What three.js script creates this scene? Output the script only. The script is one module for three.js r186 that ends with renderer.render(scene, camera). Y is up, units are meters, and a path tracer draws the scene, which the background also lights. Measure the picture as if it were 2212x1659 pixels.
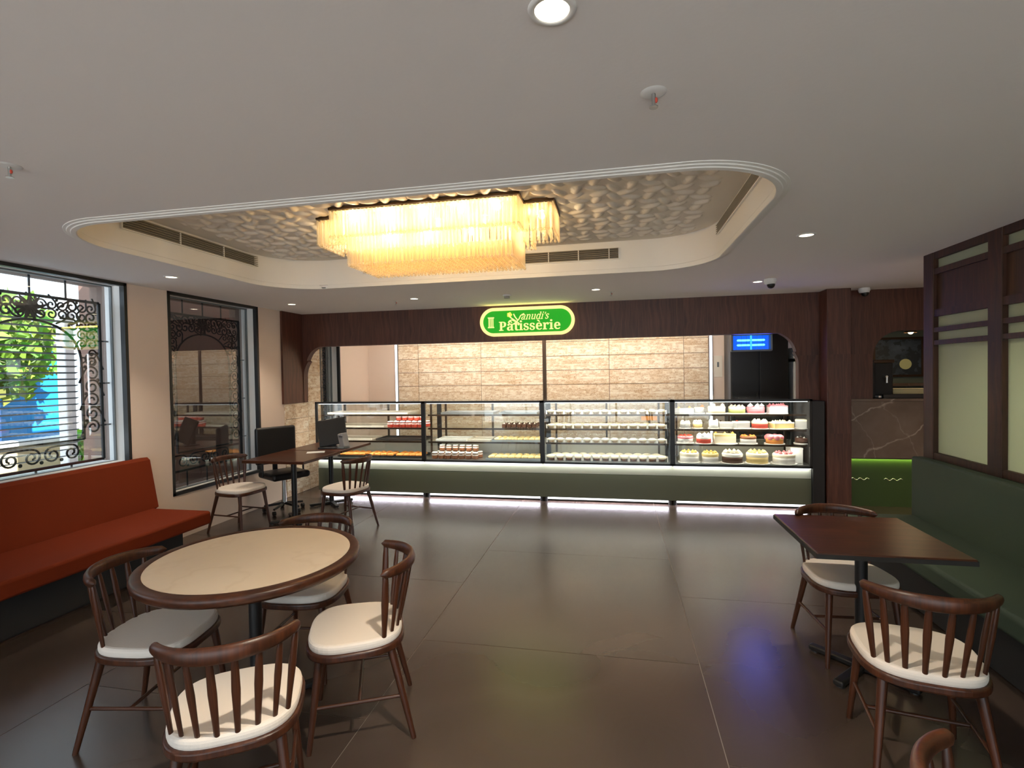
import * as THREE from 'three';
import { RoundedBoxGeometry } from 'three/addons/geometries/RoundedBoxGeometry.js';
import { TextGeometry } from 'three/addons/geometries/TextGeometry.js';
import { FontLoader } from 'three/addons/loaders/FontLoader.js';
import { RectAreaLightUniformsLib } from 'three/addons/lights/RectAreaLightUniformsLib.js';
import { mergeGeometries, mergeVertices } from 'three/addons/utils/BufferGeometryUtils.js';

// ------------------------------------------------------------------ camera, sky, sun, exposure
const scene = new THREE.Scene();
const camera = new THREE.PerspectiveCamera(73.49, 2212 / 1659, 0.05, 200);
camera.position.set(0, 1.65, 0);
camera.rotation.set(-0.0213, 0.1993, -0.0171, 'YXZ');
scene.background = new THREE.Color().setRGB(2.0, 2.3, 2.6);
const sun = new THREE.DirectionalLight(new THREE.Color().setRGB(1, 0.95, 0.9), 19);
sun.position.set(9, 16, 1); sun.target.position.set(-8, 0, -6);
sun.castShadow = true; sun.shadow.mapSize.set(2048, 2048);
Object.assign(sun.shadow.camera, { left: -20, right: 20, top: 20, bottom: -20, near: 1, far: 50 });
scene.add(sun, sun.target);
const renderer = new THREE.WebGLRenderer({ antialias: true });
renderer.toneMapping = THREE.LinearToneMapping;
renderer.toneMappingExposure = 1.3;
renderer.shadowMap.enabled = true;
RectAreaLightUniformsLib.init();
const CEIL = 2.54, WALL = -4.43, CASE_Z = -6.45, FASCIA_Z = -6.65, BACK_Z = -8.7, PART_X = 2.454;

// ------------------------------------------------------------------ helpers
let seed = 20240611;
const rnd = () => { seed |= 0; seed = (seed + 0x6d2b79f5) | 0; let t = Math.imul(seed ^ (seed >>> 15), 1 | seed); t = (t + Math.imul(t ^ (t >>> 7), 61 | t)) ^ t; return ((t ^ (t >>> 14)) >>> 0) / 4294967296; };
const rr = (a, b) => a + (b - a) * rnd();
const V = (x, y, z) => new THREE.Vector3(x, y, z);
const taken = new Map();
function numbered(name) { const n = taken.get(name) ?? 0; taken.set(name, n + 1); return n ? `${name}_${String(n).padStart(3, '0')}` : name; }
function tag(o, label, category, group, kind) { o.userData.label = label; if (category) o.userData.category = category; if (group) o.userData.group = group; if (kind) o.userData.kind = kind; return o; }
function mesh(name, geo, mat, parent) { const m = new THREE.Mesh(Array.isArray(geo) ? merge(geo) : geo, mat); m.name = parent ? name : numbered(name); m.castShadow = m.receiveShadow = true; (parent ?? scene).add(m); return m; }
function thing(name, label, category, at = [0, 0, 0], turn = 0, group, kind) { const g = new THREE.Group(); g.name = numbered(name); g.position.set(...at); g.rotation.y = turn; tag(g, label, category, group, kind); scene.add(g); return g; }
function struct(name, geo, mat, label) { return tag(mesh(name, geo, mat), label, undefined, undefined, 'structure'); }
function copy(o, at, turn, label, group) { const c = o.clone(); c.name = numbered(o.name.replace(/_\d\d\d$/, '')); c.position.set(...at); c.rotation.y = turn; c.userData = { ...o.userData }; if (label) c.userData.label = label; if (group) c.userData.group = group; scene.add(c); return c; }
function merge(list) { return mergeGeometries(list.map((g) => { const n = g.index ? g.toNonIndexed() : g.clone(); for (const k of Object.keys(n.attributes)) if (!['position', 'normal', 'uv'].includes(k)) n.deleteAttribute(k); return n; })); }
function uvm(geo, s = 1, ox = 0, oy = 0, swap = false) { // texture coordinates in metres, from the dominant axis of each normal
  const g = geo, p = g.attributes.position, n = g.attributes.normal, uv = new Float32Array(p.count * 2);
  for (let i = 0; i < p.count; i++) {
    const ax = Math.abs(n.getX(i)), ay = Math.abs(n.getY(i)), az = Math.abs(n.getZ(i));
    let u, v; if (ay >= ax && ay >= az) { u = p.getX(i); v = p.getZ(i); } else if (ax >= az) { u = p.getZ(i); v = p.getY(i); } else { u = p.getX(i); v = p.getY(i); }
    if (swap) [u, v] = [v, u];
    uv[2 * i] = u / s + ox; uv[2 * i + 1] = v / s + oy;
  }
  g.setAttribute('uv', new THREE.BufferAttribute(uv, 2)); return g;
}
const box = (w, h, d, x = 0, y = 0, z = 0) => uvm(new THREE.BoxGeometry(w, h, d).translate(x, y, z));
const span = (x0, x1, y0, y1, z0, z1) => box(Math.abs(x1 - x0), Math.abs(y1 - y0), Math.abs(z1 - z0), (x0 + x1) / 2, (y0 + y1) / 2, (z0 + z1) / 2);
const rbox = (w, h, d, r, x = 0, y = 0, z = 0, seg = 2) => uvm(new RoundedBoxGeometry(w, h, d, seg, Math.min(r, w / 2.01, h / 2.01, d / 2.01)).translate(x, y, z));
const cyl = (r0, r1, h, x = 0, y = 0, z = 0, n = 20) => new THREE.CylinderGeometry(r0, r1, h, n).translate(x, y, z);
function rod(a, b, ra, rb = ra, n = 8) { // a tapered bar from a to b
  const d = b.clone().sub(a), g = new THREE.CylinderGeometry(rb, ra, d.length(), n);
  g.applyQuaternion(new THREE.Quaternion().setFromUnitVectors(V(0, 1, 0), d.clone().normalize())); return g.translate((a.x + b.x) / 2, (a.y + b.y) / 2, (a.z + b.z) / 2);
}
const tube = (pts, r, seg = 20, n = 6) => new THREE.TubeGeometry(new THREE.CatmullRomCurve3(pts), seg, r, n);
const lathe = (pts, n = 20) => new THREE.LatheGeometry(pts.map(([x, y]) => new THREE.Vector2(x, y)), n);
const ball = (r, x = 0, y = 0, z = 0, sx = 1, sy = 1, sz = 1, w = 12, h = 8) => new THREE.SphereGeometry(r, w, h).scale(sx, sy, sz).translate(x, y, z);
function rrect(x0, y0, x1, y1, r, Type = THREE.Shape) { // rounded rectangle
  const s = new Type(); s.moveTo(x0 + r, y0); s.lineTo(x1 - r, y0); s.absarc(x1 - r, y0 + r, r, -Math.PI / 2, 0); s.lineTo(x1, y1 - r); s.absarc(x1 - r, y1 - r, r, 0, Math.PI / 2);
  s.lineTo(x0 + r, y1); s.absarc(x0 + r, y1 - r, r, Math.PI / 2, Math.PI); s.lineTo(x0, y0 + r); s.absarc(x0 + r, y0 + r, r, Math.PI, Math.PI * 1.5); return s;
}
const extrude = (shape, depth, bevel = 0, seg = 12) => new THREE.ExtrudeGeometry(shape, { depth, bevelEnabled: bevel > 0, bevelSize: bevel, bevelThickness: bevel, bevelSegments: 3, curveSegments: seg });
function sweep(pts, size, normalOf, n = 12) { // elliptical section (size(t) = [half width, half height]) along pts, closed by points at both ends
  const pos = [], idx = [], m = pts.length;
  for (let i = 0; i < m; i++) {
    const t = i / (m - 1), [a, b] = size(t), nn = normalOf(t);
    for (let k = 0; k < n; k++) { const q = (k / n) * 2 * Math.PI; pos.push(pts[i].x + nn.x * Math.cos(q) * a, pts[i].y + Math.sin(q) * b, pts[i].z + nn.z * Math.cos(q) * a); }
  }
  for (let i = 0; i < m - 1; i++) for (let k = 0; k < n; k++) { const a = i * n + k, b = i * n + ((k + 1) % n), c = a + n, d = b + n; idx.push(a, c, b, b, c, d); }
  const s = pos.length / 3; pos.push(pts[0].x, pts[0].y, pts[0].z, pts[m - 1].x, pts[m - 1].y, pts[m - 1].z);
  for (let k = 0; k < n; k++) { idx.push(s, k, (k + 1) % n); idx.push(s + 1, (m - 1) * n + ((k + 1) % n), (m - 1) * n + k); }
  const g = new THREE.BufferGeometry(); g.setAttribute('position', new THREE.Float32BufferAttribute(pos, 3)); g.setIndex(idx); g.computeVertexNormals();
  g.setAttribute('uv', new THREE.Float32BufferAttribute(new Float32Array(pos.length / 3 * 2), 2)); return uvm(g);
}

// ------------------------------------------------------------------ procedural textures
function noiser(sd, per) { // tiling value noise
  const h = (x, y) => { let a = Math.imul(((x % per) + per) % per, 374761393) ^ Math.imul(((y % per) + per) % per, 668265263) ^ Math.imul(sd, 1274126177); a = Math.imul(a ^ (a >>> 13), 1274126177); return ((a ^ (a >>> 16)) >>> 0) / 4294967296; };
  return (x, y) => { const ix = Math.floor(x), iy = Math.floor(y), fx = x - ix, fy = y - iy, s = fx * fx * (3 - 2 * fx), t = fy * fy * (3 - 2 * fy); return (h(ix, iy) * (1 - s) + h(ix + 1, iy) * s) * (1 - t) + (h(ix, iy + 1) * (1 - s) + h(ix + 1, iy + 1) * s) * t; };
}
function tex(w, h, fn, srgb = true) {
  const d = new Uint8Array(w * h * 4);
  for (let y = 0; y < h; y++) for (let x = 0; x < w; x++) { const c = fn(x / w, y / h), i = (y * w + x) * 4; for (let k = 0; k < 3; k++) d[i + k] = Math.max(0, Math.min(255, typeof c === 'number' ? c * 255 : c[k])); d[i + 3] = 255; }
  const t = new THREE.DataTexture(d, w, h); t.wrapS = t.wrapT = THREE.RepeatWrapping; t.magFilter = THREE.LinearFilter; t.minFilter = THREE.LinearMipmapLinearFilter; t.generateMipmaps = true; if (srgb) t.colorSpace = THREE.SRGBColorSpace; t.needsUpdate = true; return t;
}
const mixc = (a, b, t) => a.map((v, i) => v + (b[i] - v) * t);
const fbm = (sd, b, oct = 4) => { const ns = []; for (let i = 0; i < oct; i++) ns.push(noiser(sd + i, b << i)); return (u, v) => { let s = 0, a = 0.5, n = 0; ns.forEach((f, i) => { s += a * f(u * (b << i), v * (b << i)); n += a; a *= 0.5; }); return s / n; }; };
const n4 = fbm(3, 4, 5), n8 = fbm(11, 8, 5), n16 = fbm(23, 16, 4), n2 = fbm(31, 2, 5);
const grainA = noiser(41, 256), grainB = noiser(43, 64), grainC = noiser(47, 512);
const woodTex = (dark, light) => tex(512, 512, (u, v) => { const w = n4(u, v) * 0.9, g = grainB(u * 64 + w * 5, v * 4) * 0.55 + grainA(u * 256, v * 8) * 0.45; return mixc(dark, light, Math.min(1, Math.max(0, g * 0.85 + (n2(u, v) - 0.5) * 0.5))); });
const lowA = fbm(71, 2, 3), lowB = fbm(83, 4, 2), bandN = noiser(61, 40), streakN = noiser(67, 64);
const T = {
  wood: woodTex([42, 21, 10], [82, 46, 25]),
  chair: woodTex([50, 25, 13], [98, 53, 29]),
  slate: tex(512, 512, (u, v) => { const f = (q) => Math.abs(q - Math.floor(q) - 0.5), k = lowB(u, v), streak = Math.max(0, 1 - f(u + v * 2 + k * 0.6) * 5) * lowA(v, u); return mixc(mixc([56, 46, 41], [92, 77, 67], 0.6 * lowA(u, v) + 0.4 * k), [108, 93, 82], streak * 0.3); }),
  travertine: tex(1024, 1024, (u, v) => { const w = n4(u, v), band = bandN(0.5, v * 40 + w * 3), st = streakN(u * 5 + w * 2, v * 64), blot = n16(u, v * 2), g = grainC(u * 170, v * 220), g2 = grainA(u * 90, v * 60); let t = band * 0.45 + st * 0.3 + (blot - 0.5) * 0.9 + (w - 0.5) * 0.5; let c = mixc([247, 236, 218], [208, 172, 132], Math.min(1, Math.max(0, t))); if (g > 0.74 && blot + band * 0.3 > 0.6) c = mixc(c, [150, 108, 70], 0.6); if (g2 > 0.8 && st > 0.55) c = mixc(c, [170, 128, 88], 0.5); return c; }),
  marble: tex(512, 512, (u, v) => { const a = n4(u, v), f = (q) => Math.abs(q - Math.floor(q) - 0.5), x = f(2 * v - u + n4(u, v) * 0.5), y = f(v + 2 * u + n4(v, u) * 0.6), k = n8(u, v); return mixc(mixc([92, 74, 62], [132, 114, 102], a), [188, 172, 158], Math.min(1, Math.max(0, 1 - x * 26) * 0.75 * k * 1.6 + Math.max(0, 1 - y * 45) * 0.4 * k * 1.5)); }),
  cream: tex(512, 512, (u, v) => { const a = n4(u, v), x = Math.abs(n4(u, v * 1) - 0.5); return mixc(mixc([222, 204, 180], [236, 222, 202], a), [205, 184, 158], Math.max(0, 1 - x * 26) * 0.25); }),
  plaster: tex(256, 256, (u, v) => n16(u, v) * 0.6 + grainA(u * 128, v * 128) * 0.4, false),
  weave: tex(256, 256, (u, v) => 0.5 + 0.25 * Math.sin(u * 2 * Math.PI * 64) * Math.sin(v * 2 * Math.PI * 64) + 0.3 * (grainA(u * 256, v * 256) - 0.5), false),
  paving: tex(256, 256, (u, v) => mixc([176, 176, 176], [204, 204, 206], n8(u, v))),
};
// ------------------------------------------------------------------ materials
const rgb = (r, g, b) => new THREE.Color().setRGB(r, g, b);
const std = (o) => new THREE.MeshStandardMaterial(o), phy = (o) => new THREE.MeshPhysicalMaterial(o);
const rep = (t, s) => { const c = t.clone(); c.repeat.set(s, s); c.needsUpdate = true; return c; };
const M = {
  fascia: std({ map: woodTex([64, 34, 24], [112, 66, 49]), roughness: 0.45 }),
  ceiling: std({ color: rgb(0.83, 0.79, 0.77), roughness: 0.95, bumpMap: T.plaster, bumpScale: 0.0006 }),
  recess: std({ color: rgb(0.8, 0.77, 0.72), roughness: 0.85 }),
  relief: std({ color: rgb(0.8, 0.74, 0.65), roughness: 0.8 }),
  wall: std({ color: rgb(0.77, 0.62, 0.52), roughness: 0.9, bumpMap: T.plaster, bumpScale: 0.0006 }),
  wood: std({ map: T.wood, roughness: 0.6 }),
  chair: std({ map: T.chair, roughness: 0.38 }),
  tabletop: std({ map: T.chair, roughness: 0.3 }),
  slate: phy({ map: T.slate, roughness: 0.25, ior: 1.75 }),
  grout: std({ color: rgb(0.2, 0.165, 0.14), roughness: 0.9 }),
  travertine: std({ map: T.travertine, roughness: 0.75 }),
  joint: std({ color: rgb(0.2, 0.13, 0.08), roughness: 0.9 }),
  marble: std({ map: rep(T.marble, 1.1), roughness: 0.25 }),
  cream: std({ map: rep(T.cream, 0.8), roughness: 0.32 }),
  seat: std({ color: rgb(0.82, 0.74, 0.66), roughness: 0.85, bumpMap: rep(T.weave, 3), bumpScale: 0.0008 }),
  orange: phy({ color: rgb(0.17, 0.022, 0.004), roughness: 0.85, specularIntensity: 0.4, bumpMap: rep(T.weave, 2.5), bumpScale: 0.0008 }),
  green: std({ color: rgb(0.04, 0.062, 0.034), roughness: 0.7, bumpMap: rep(T.weave, 2.5), bumpScale: 0.0008 }),
  caseGreen: std({ color: rgb(0.1, 0.105, 0.065), roughness: 0.45 }),
  ledgeGreen: std({ color: rgb(0.38, 0.38, 0.31), roughness: 0.4 }),
  black: std({ color: rgb(0.012, 0.011, 0.011), roughness: 0.4 }),
  iron: std({ color: rgb(0.014, 0.014, 0.016), roughness: 0.5, metalness: 0.3 }),
  bronze: std({ color: rgb(0.06, 0.035, 0.02), roughness: 0.35, metalness: 0.6 }),
  steel: std({ color: rgb(0.55, 0.55, 0.54), roughness: 0.28, metalness: 1 }),
  chrome: std({ color: rgb(0.7, 0.7, 0.7), roughness: 0.15, metalness: 1 }),
  white: std({ color: rgb(0.78, 0.77, 0.75), roughness: 0.5 }),
  paleTray: std({ color: rgb(0.75, 0.68, 0.58), roughness: 0.5 }),
  brownJamb: std({ color: rgb(0.2, 0.13, 0.1), roughness: 0.7 }),
  slat: std({ color: rgb(0.16, 0.18, 0.19), roughness: 0.5 }),
  ventSlat: std({ color: rgb(0.3, 0.26, 0.2), roughness: 0.5 }),
  dark: std({ color: rgb(0.02, 0.018, 0.016), roughness: 0.8 }),
  glass: phy({ color: rgb(0.96, 0.98, 0.97), transmission: 1, roughness: 0.0, thickness: 0, ior: 1.5 }),
  windowGlass: phy({ color: rgb(0.9, 0.93, 0.94), transmission: 1, roughness: 0.0, thickness: 0, ior: 1.85 }),
  shelfGlass: phy({ color: rgb(0.93, 0.95, 0.92), transmission: 1, roughness: 0.05, thickness: 0, ior: 1.5 }),
  frosted: phy({ color: rgb(0.64, 0.71, 0.57), transmission: 0.75, roughness: 0.75, thickness: 0, ior: 1.45 }),
  crystal: phy({ color: rgb(1, 0.94, 0.82), transmission: 0.86, roughness: 0.3, thickness: 0, ior: 1.55 }),
  leaf: phy({ color: rgb(0.16, 0.3, 0.05), roughness: 0.8, transmission: 0.3, thickness: 0 }),
};
const glow = (r, g, b, k = 1) => std({ color: rgb(0.02, 0.02, 0.02), emissive: rgb(r, g, b), emissiveIntensity: k, roughness: 0.6 });
const G = { warm: glow(1, 0.86, 0.62, 5), led: glow(0.92, 0.95, 1, 2.2), bulb: glow(1, 0.84, 0.55, 5), signGreen: glow(0.002, 0.31, 0.004), signCream: glow(1, 0.86, 0.3, 0.95), blueTube: glow(0.12, 0.75, 1, 2.2), blue: glow(0.0, 0.1, 0.95, 0.9), cool: glow(0.55, 0.8, 1, 1.4), lightbox: glow(0.75, 0.8, 1, 0.85) };
function area(parent, w, h, color, L, at, to) { // an area lamp that looks from at to to
  const l = new THREE.RectAreaLight(color, L, w, h); l.name = 'area_lamp'; l.position.set(...at); parent.add(l); parent.updateWorldMatrix(true, false); const wp = V(...to); parent.localToWorld(wp); l.lookAt(wp); return l; // RectAreaLight looks along its -z: lookAt() turns lights that way
}
function point(parent, color, I, at, radius = 1) { const l = new THREE.PointLight(color, I, 0, 2); l.position.set(...at); l.shadow.radius = radius; l.castShadow = true; parent.add(l); return l; }

// ------------------------------------------------------------------ floor
{
  const floor = new THREE.Group(); floor.name = 'floor'; tag(floor, 'dark slate-grey floor of large square tiles with pale joints', undefined, undefined, 'structure'); scene.add(floor);
  mesh('grout', span(-4.8, 5.0, -0.15, -0.0022, -9, 3.3), M.grout, floor);
  const P = 1.637, gap = 0.0045;
  for (let c = -4; c < 3; c++) {
    const x0 = Math.max(0.44 + c * P, -4.8), x1 = Math.min(0.44 + (c + 1) * P, 5.0), off = c % 2 ? -2.99 : -2.24;
    for (let r = -4; r < 4; r++) {
      const z0 = Math.max(off + r * P, -9), z1 = Math.min(off + (r + 1) * P, 3.3); if (z1 - z0 < 0.05 || x1 - x0 < 0.05) continue;
      const g = new THREE.BoxGeometry(x1 - x0 - gap, 0.02, z1 - z0 - gap).translate((x0 + x1) / 2, -0.01, (z0 + z1) / 2);
      mesh('tile', uvm(g, 1.9, rnd(), rnd()), M.slate, floor);
    }
  }
}
// ------------------------------------------------------------------ ceiling with its rounded recess
{
  const ceil = new THREE.Group(); ceil.name = 'ceiling'; tag(ceil, 'grey-white ceiling with a large round-cornered recess over the room', undefined, undefined, 'structure'); scene.add(ceil);
  const flat = (shape, y, d) => uvm(extrude(shape, d, 0, 16).rotateX(Math.PI / 2).translate(0, y + d, 0));  // shape (x, z) -> slab from y to y + d
  const R = (k, r, Type) => rrect(-3.3 - k, -4.68 - k, 0.8 + k, -2.385 + k, r, Type);
  const outer = new THREE.Shape([[-4.83, -9], [4.9, -9], [4.9, 3.3], [-4.83, 3.3]].map(([x, z]) => new THREE.Vector2(x, z)));
  outer.holes.push(R(0.02, 0.52, THREE.Path)); mesh('plasterboard', flat(outer, CEIL, 0.02), M.ceiling, ceil);
  { // stepped plaster moulding that stands below the ceiling around the opening
    const prof = [[0.066, 0.003], [0.065, -0.004], [0.05, -0.006], [0.047, -0.011], [0.032, -0.013], [0.029, -0.018], [0.006, -0.02], [0, -0.017], [0, 0.019]], pos = [], idx = []; let n = 0;
    for (const [k, y] of prof) { const pts = R(k, 0.5 + k).getPoints(14); pts.pop(); n = pts.length; for (const q of pts) pos.push(q.x, CEIL + y, q.y); }
    for (let i = 0; i < prof.length - 1; i++) for (let k = 0; k < n; k++) { const a = i * n + k, b = i * n + (k + 1) % n; idx.push(a, b, a + n, b, b + n, a + n); }
    let g = new THREE.BufferGeometry(); g.setAttribute('position', new THREE.Float32BufferAttribute(pos, 3)); g.setIndex(idx); g = g.toNonIndexed(); g.computeVertexNormals(); mesh('moulding', uvm(g), M.recess, ceil);
  }
  const ring = R(0.04, 0.54); ring.holes.push(R(0, 0.5, THREE.Path)); mesh('recess_side', flat(ring, CEIL + 0.02, 0.27), M.recess, ceil);
  // embossed plaster: overlapping circles whose lens-shaped petals stand proud
  const NX = 420, NZ = 240, x0 = -3.3, x1 = 0.8, z0 = -4.68, z1 = -2.385, pos = [], idx = [], cell = 0.34;
  const petal = (x, z) => { let h = 0; const i0 = Math.round(x / cell), j0 = Math.round(z / cell);
    for (let i = -1; i <= 1; i++) for (let j = -1; j <= 1; j++) for (const o of [0, 0.5]) {
      const cx = (i0 + i + o) * cell, cz = (j0 + j + o) * cell;
      for (let k = 0; k < 4; k++) { const a = k * Math.PI / 2 + (o ? 0.785 : 0.0), px = cx + Math.cos(a) * cell * 0.25, pz = cz + Math.sin(a) * cell * 0.25, u = (x - px) * Math.cos(a + 0.5) + (z - pz) * Math.sin(a + 0.5), v = -(x - px) * Math.sin(a + 0.5) + (z - pz) * Math.cos(a + 0.5), d = (u / 0.07) ** 2 + (v / 0.03) ** 2; if (d < 1) h = Math.max(h, 0.019 * Math.sqrt(1 - d)); } }
    return h; };
  for (let j = 0; j <= NZ; j++) for (let i = 0; i <= NX; i++) { const x = x0 + (x1 - x0) * i / NX, z = z0 + (z1 - z0) * j / NZ; const edge = Math.min(x - x0, x1 - x, z - z0, z1 - z); pos.push(x, CEIL + 0.262 - (edge > 0.16 ? petal(x, z) : 0), z); }
  for (let j = 0; j < NZ; j++) for (let i = 0; i < NX; i++) { const a = j * (NX + 1) + i; idx.push(a, a + 1, a + NX + 1, a + 1, a + NX + 2, a + NX + 1); }
  const rg = new THREE.BufferGeometry(); rg.setAttribute('position', new THREE.Float32BufferAttribute(pos, 3)); rg.setIndex(idx); rg.computeVertexNormals(); uvm(rg);
  const rel = mesh('embossed_panel', rg, M.relief, ceil); rel.userData.label = 'cream plaster panel embossed with petals';
  mesh('slab', span(-4.83, 4.9, CEIL + 0.3, CEIL + 0.5, -9, 3.3), M.ceiling, ceil);
}
// ------------------------------------------------------------------ walls
const WINS = [[-0.2, -1.53, 0.87], [-2.65, -3.98, 0.87], [-4.42, -5.76, 0.45], [-7.12, -7.72, 0.7]];
{
  const wl = new THREE.Group(); wl.name = 'wall_left'; tag(wl, 'pale plaster wall with tall windows along the left side', undefined, undefined, 'structure'); scene.add(wl);
  const g = []; let z = 3.3;
  for (const [a, b, sill] of WINS) { g.push(span(-4.83, WALL, 0, CEIL, z, a)); g.push(span(-4.83, WALL, -0.15, sill, a, b)); z = b; }
  g.push(span(-4.83, WALL, 0, CEIL, z, -9)); g.push(span(-4.83, WALL, CEIL, CEIL + 0.5, 3.3, -9)); mesh('plaster', g, M.wall, wl);
  const trav = (x0, y0, y1, z0, z1) => mesh('stone_slab', uvm(box(0.018, y1 - y0 - 0.006, Math.abs(z1 - z0) - 0.006, x0 + 0.009, (y0 + y1) / 2, (z0 + z1) / 2), 1.1, rnd(), rnd()), M.travertine, wl);
  for (let k = 0; k < 11; k++) { const y0 = 0.0 + k * 0.213, y1 = y0 + 0.213; if (y1 < 1.29) trav(WALL, y0, y1, -6.24, -6.77); if (y0 < CEIL - 0.05) trav(WALL, y0, Math.min(y1, CEIL), -6.77, -7.1); }
  const wb = new THREE.Group(); wb.name = 'wall_back'; tag(wb, 'back wall behind the counter clad in lit banded travertine slabs', undefined, undefined, 'structure'); scene.add(wb);
  mesh('plaster', span(-4.83, 4.9, 0, CEIL + 0.5, BACK_Z, -9), M.wall, wb);
  mesh('joint_backing', span(-3.83, 1.455, 0, CEIL, BACK_Z, BACK_Z + 0.012), M.joint, wb);
  const cols = [-3.828, -3.448, -2.294, -1.212, -1.157, -0.105, 1.077, 1.452];
  for (let c = 0; c < 7; c++) {
    if (c === 3) { mesh('divider_strip', span(cols[3], cols[4], 0, CEIL, BACK_Z, BACK_Z + 0.05), M.bronze, wb); continue; }
    for (let k = 0; k < 11; k++) { const y0 = k * 0.2405, y1 = Math.min(CEIL, y0 + 0.2405); if (y1 - y0 < 0.05) continue; mesh('stone_slab', uvm(box(cols[c + 1] - cols[c] - 0.008, y1 - y0 - 0.008, 0.02, (cols[c] + cols[c + 1]) / 2, (y0 + y1) / 2, BACK_Z + 0.02 + rr(0, 0.004)), 0.8, rnd(), rnd()), M.travertine, wb); }
  }
  struct('wall_right', span(4.6, 4.9, 0, CEIL + 0.5, -9, 3.3), M.wall, 'plain wall at the far right behind the glazed partition');
  const wf = new THREE.Group(); wf.name = 'wall_front'; tag(wf, 'glazed shop front behind the camera', undefined, undefined, 'structure'); scene.add(wf);
  mesh('lintel', span(-4.83, 4.9, 2.46, CEIL + 0.5, 3.0, 3.3), M.wall, wf); mesh('plinth', span(-4.83, 4.9, -0.15, 0.1, 3.0, 3.3), M.wall, wf); mesh('pier', span(-4.83, -4.2, 0.1, 2.46, 3.0, 3.3), M.wall, wf); mesh('pier', span(4.2, 4.9, 0.1, 2.46, 3.0, 3.3), M.wall, wf);
  for (let k = 0; k <= 6; k++) mesh('mullion', span(-4.2 + k * 1.4 - 0.03, -4.2 + k * 1.4 + 0.03, 0.1, 2.46, 3.1, 3.18), M.black, wf); for (let k = 0; k < 6; k++) mesh('pane', span(-4.17 + k * 1.4, -2.83 + k * 1.4, 0.1, 2.46, 3.138, 3.142), M.glass, wf);
}
// ------------------------------------------------------------------ windows in the left wall
const spiral = (size, turns, r, flip = 1, tail = 0.9) => { const p = []; for (let i = 0; i <= 22; i++) { const t = i / 22, a = t * turns * 2 * Math.PI, q = size * (0.5 - 0.38 * t); p.push(V(Math.cos(a) * q * flip, Math.sin(a) * q, 0)); } p.unshift(V(size * 0.52 * flip, -size * tail, 0)); return tube(p, r, 26, 5); };
const scrollA = spiral(0.14, 1.45, 0.009), scrollB = spiral(0.14, 1.45, 0.009, -1), scrollC = spiral(0.085, 1.2, 0.0075), scrollD = spiral(0.085, 1.2, 0.0075, -1), bud = ball(0.016, 0, 0, 0, 1, 1, 0.6, 8, 6);
const petalLeaf = lathe([[0, 0], [0.016, 0.03], [0.02, 0.06], [0.012, 0.1], [0, 0.13]], 8).scale(1, 1, 0.4);
function grille(parent, X, zc, y0, y1, hw) {
  const g = new THREE.Group(); g.name = 'iron_grille'; g.position.set(X, 0, zc); g.rotation.y = Math.PI / 2; parent.add(g); g.userData.label = 'black wrought-iron scroll grille with an arched opening';
  const put = (name, geo, x, y, a = 0, s = 1) => { const m = mesh(name, geo, M.iron, g); m.position.set(x, y, 0); m.rotation.z = a; m.scale.setScalar(s); return m; };
  const bar = (name, w, h, x, y) => mesh(name, box(w, h, 0.02, x, y, 0), M.iron, g);
  bar('outer_bar', 0.022, y1 - y0, -hw, (y0 + y1) / 2); bar('outer_bar', 0.022, y1 - y0, hw, (y0 + y1) / 2); bar('outer_bar', hw * 2, 0.022, 0, y0); bar('outer_bar', hw * 2, 0.022, 0, y1);
  const iw = hw - 0.17, yb = y0 + 0.2, ys = y1 - 0.58, top = y1 - 0.2;
  bar('inner_bar', 0.016, ys - yb, -iw, (ys + yb) / 2); bar('inner_bar', 0.016, ys - yb, iw, (ys + yb) / 2); bar('inner_bar', iw * 2, 0.016, 0, yb);
  const arch = []; for (let i = 0; i <= 24; i++) { const a = Math.PI * i / 24; arch.push(V(-Math.cos(a) * iw, ys + Math.sin(a) ** 0.8 * (top - ys), 0)); } mesh('arch_bar', tube(arch, 0.01, 48, 6), M.iron, g);
  for (let k = 0, y = yb + 0.04; y < ys + 0.02; k++, y += 0.12) for (const s of [-1, 1]) { put('scroll', (k % 2 ? scrollA : scrollB), s * (hw - 0.085), y + 0.06, s * (k % 2 ? 0.4 : -0.4), 0.95); put('bud', bud, s * (hw - 0.14 + 0.11 * (k % 2)), y + 0.12); }
  for (let k = 0, x = -iw + 0.06; x < iw; k++, x += 0.155) { put('scroll', k % 2 ? scrollA : scrollB, x, y0 + 0.1, k % 2 ? 1.57 : -1.57, 0.95); put('bud', bud, x + 0.07, y0 + 0.05); }
  for (let x = -hw + 0.07; x < hw; x += 0.082) for (let y = ys + 0.04; y < y1 - 0.02; y += 0.08) { // spandrels above the arch
    const inside = Math.abs(x) < iw + 0.02 && y < ys + Math.sqrt(Math.max(0, 1 - (x / (iw + 0.02)) ** 2)) ** 0.8 * (top - ys) + 0.045; if (inside) continue;
    put('scroll', rnd() < 0.5 ? scrollC : scrollD, x, y, rr(0, 6.28), rr(0.9, 1.25)); if (rnd() < 0.5) put('bud', bud, x + 0.045, y + 0.04, 0, 0.8);
  }
  for (let k = 0; k < 9; k++) put('rosette_leaf', petalLeaf, 0, y1 - 0.1, (k / 9) * 6.283, 0.95);
  return g;
}
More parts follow.
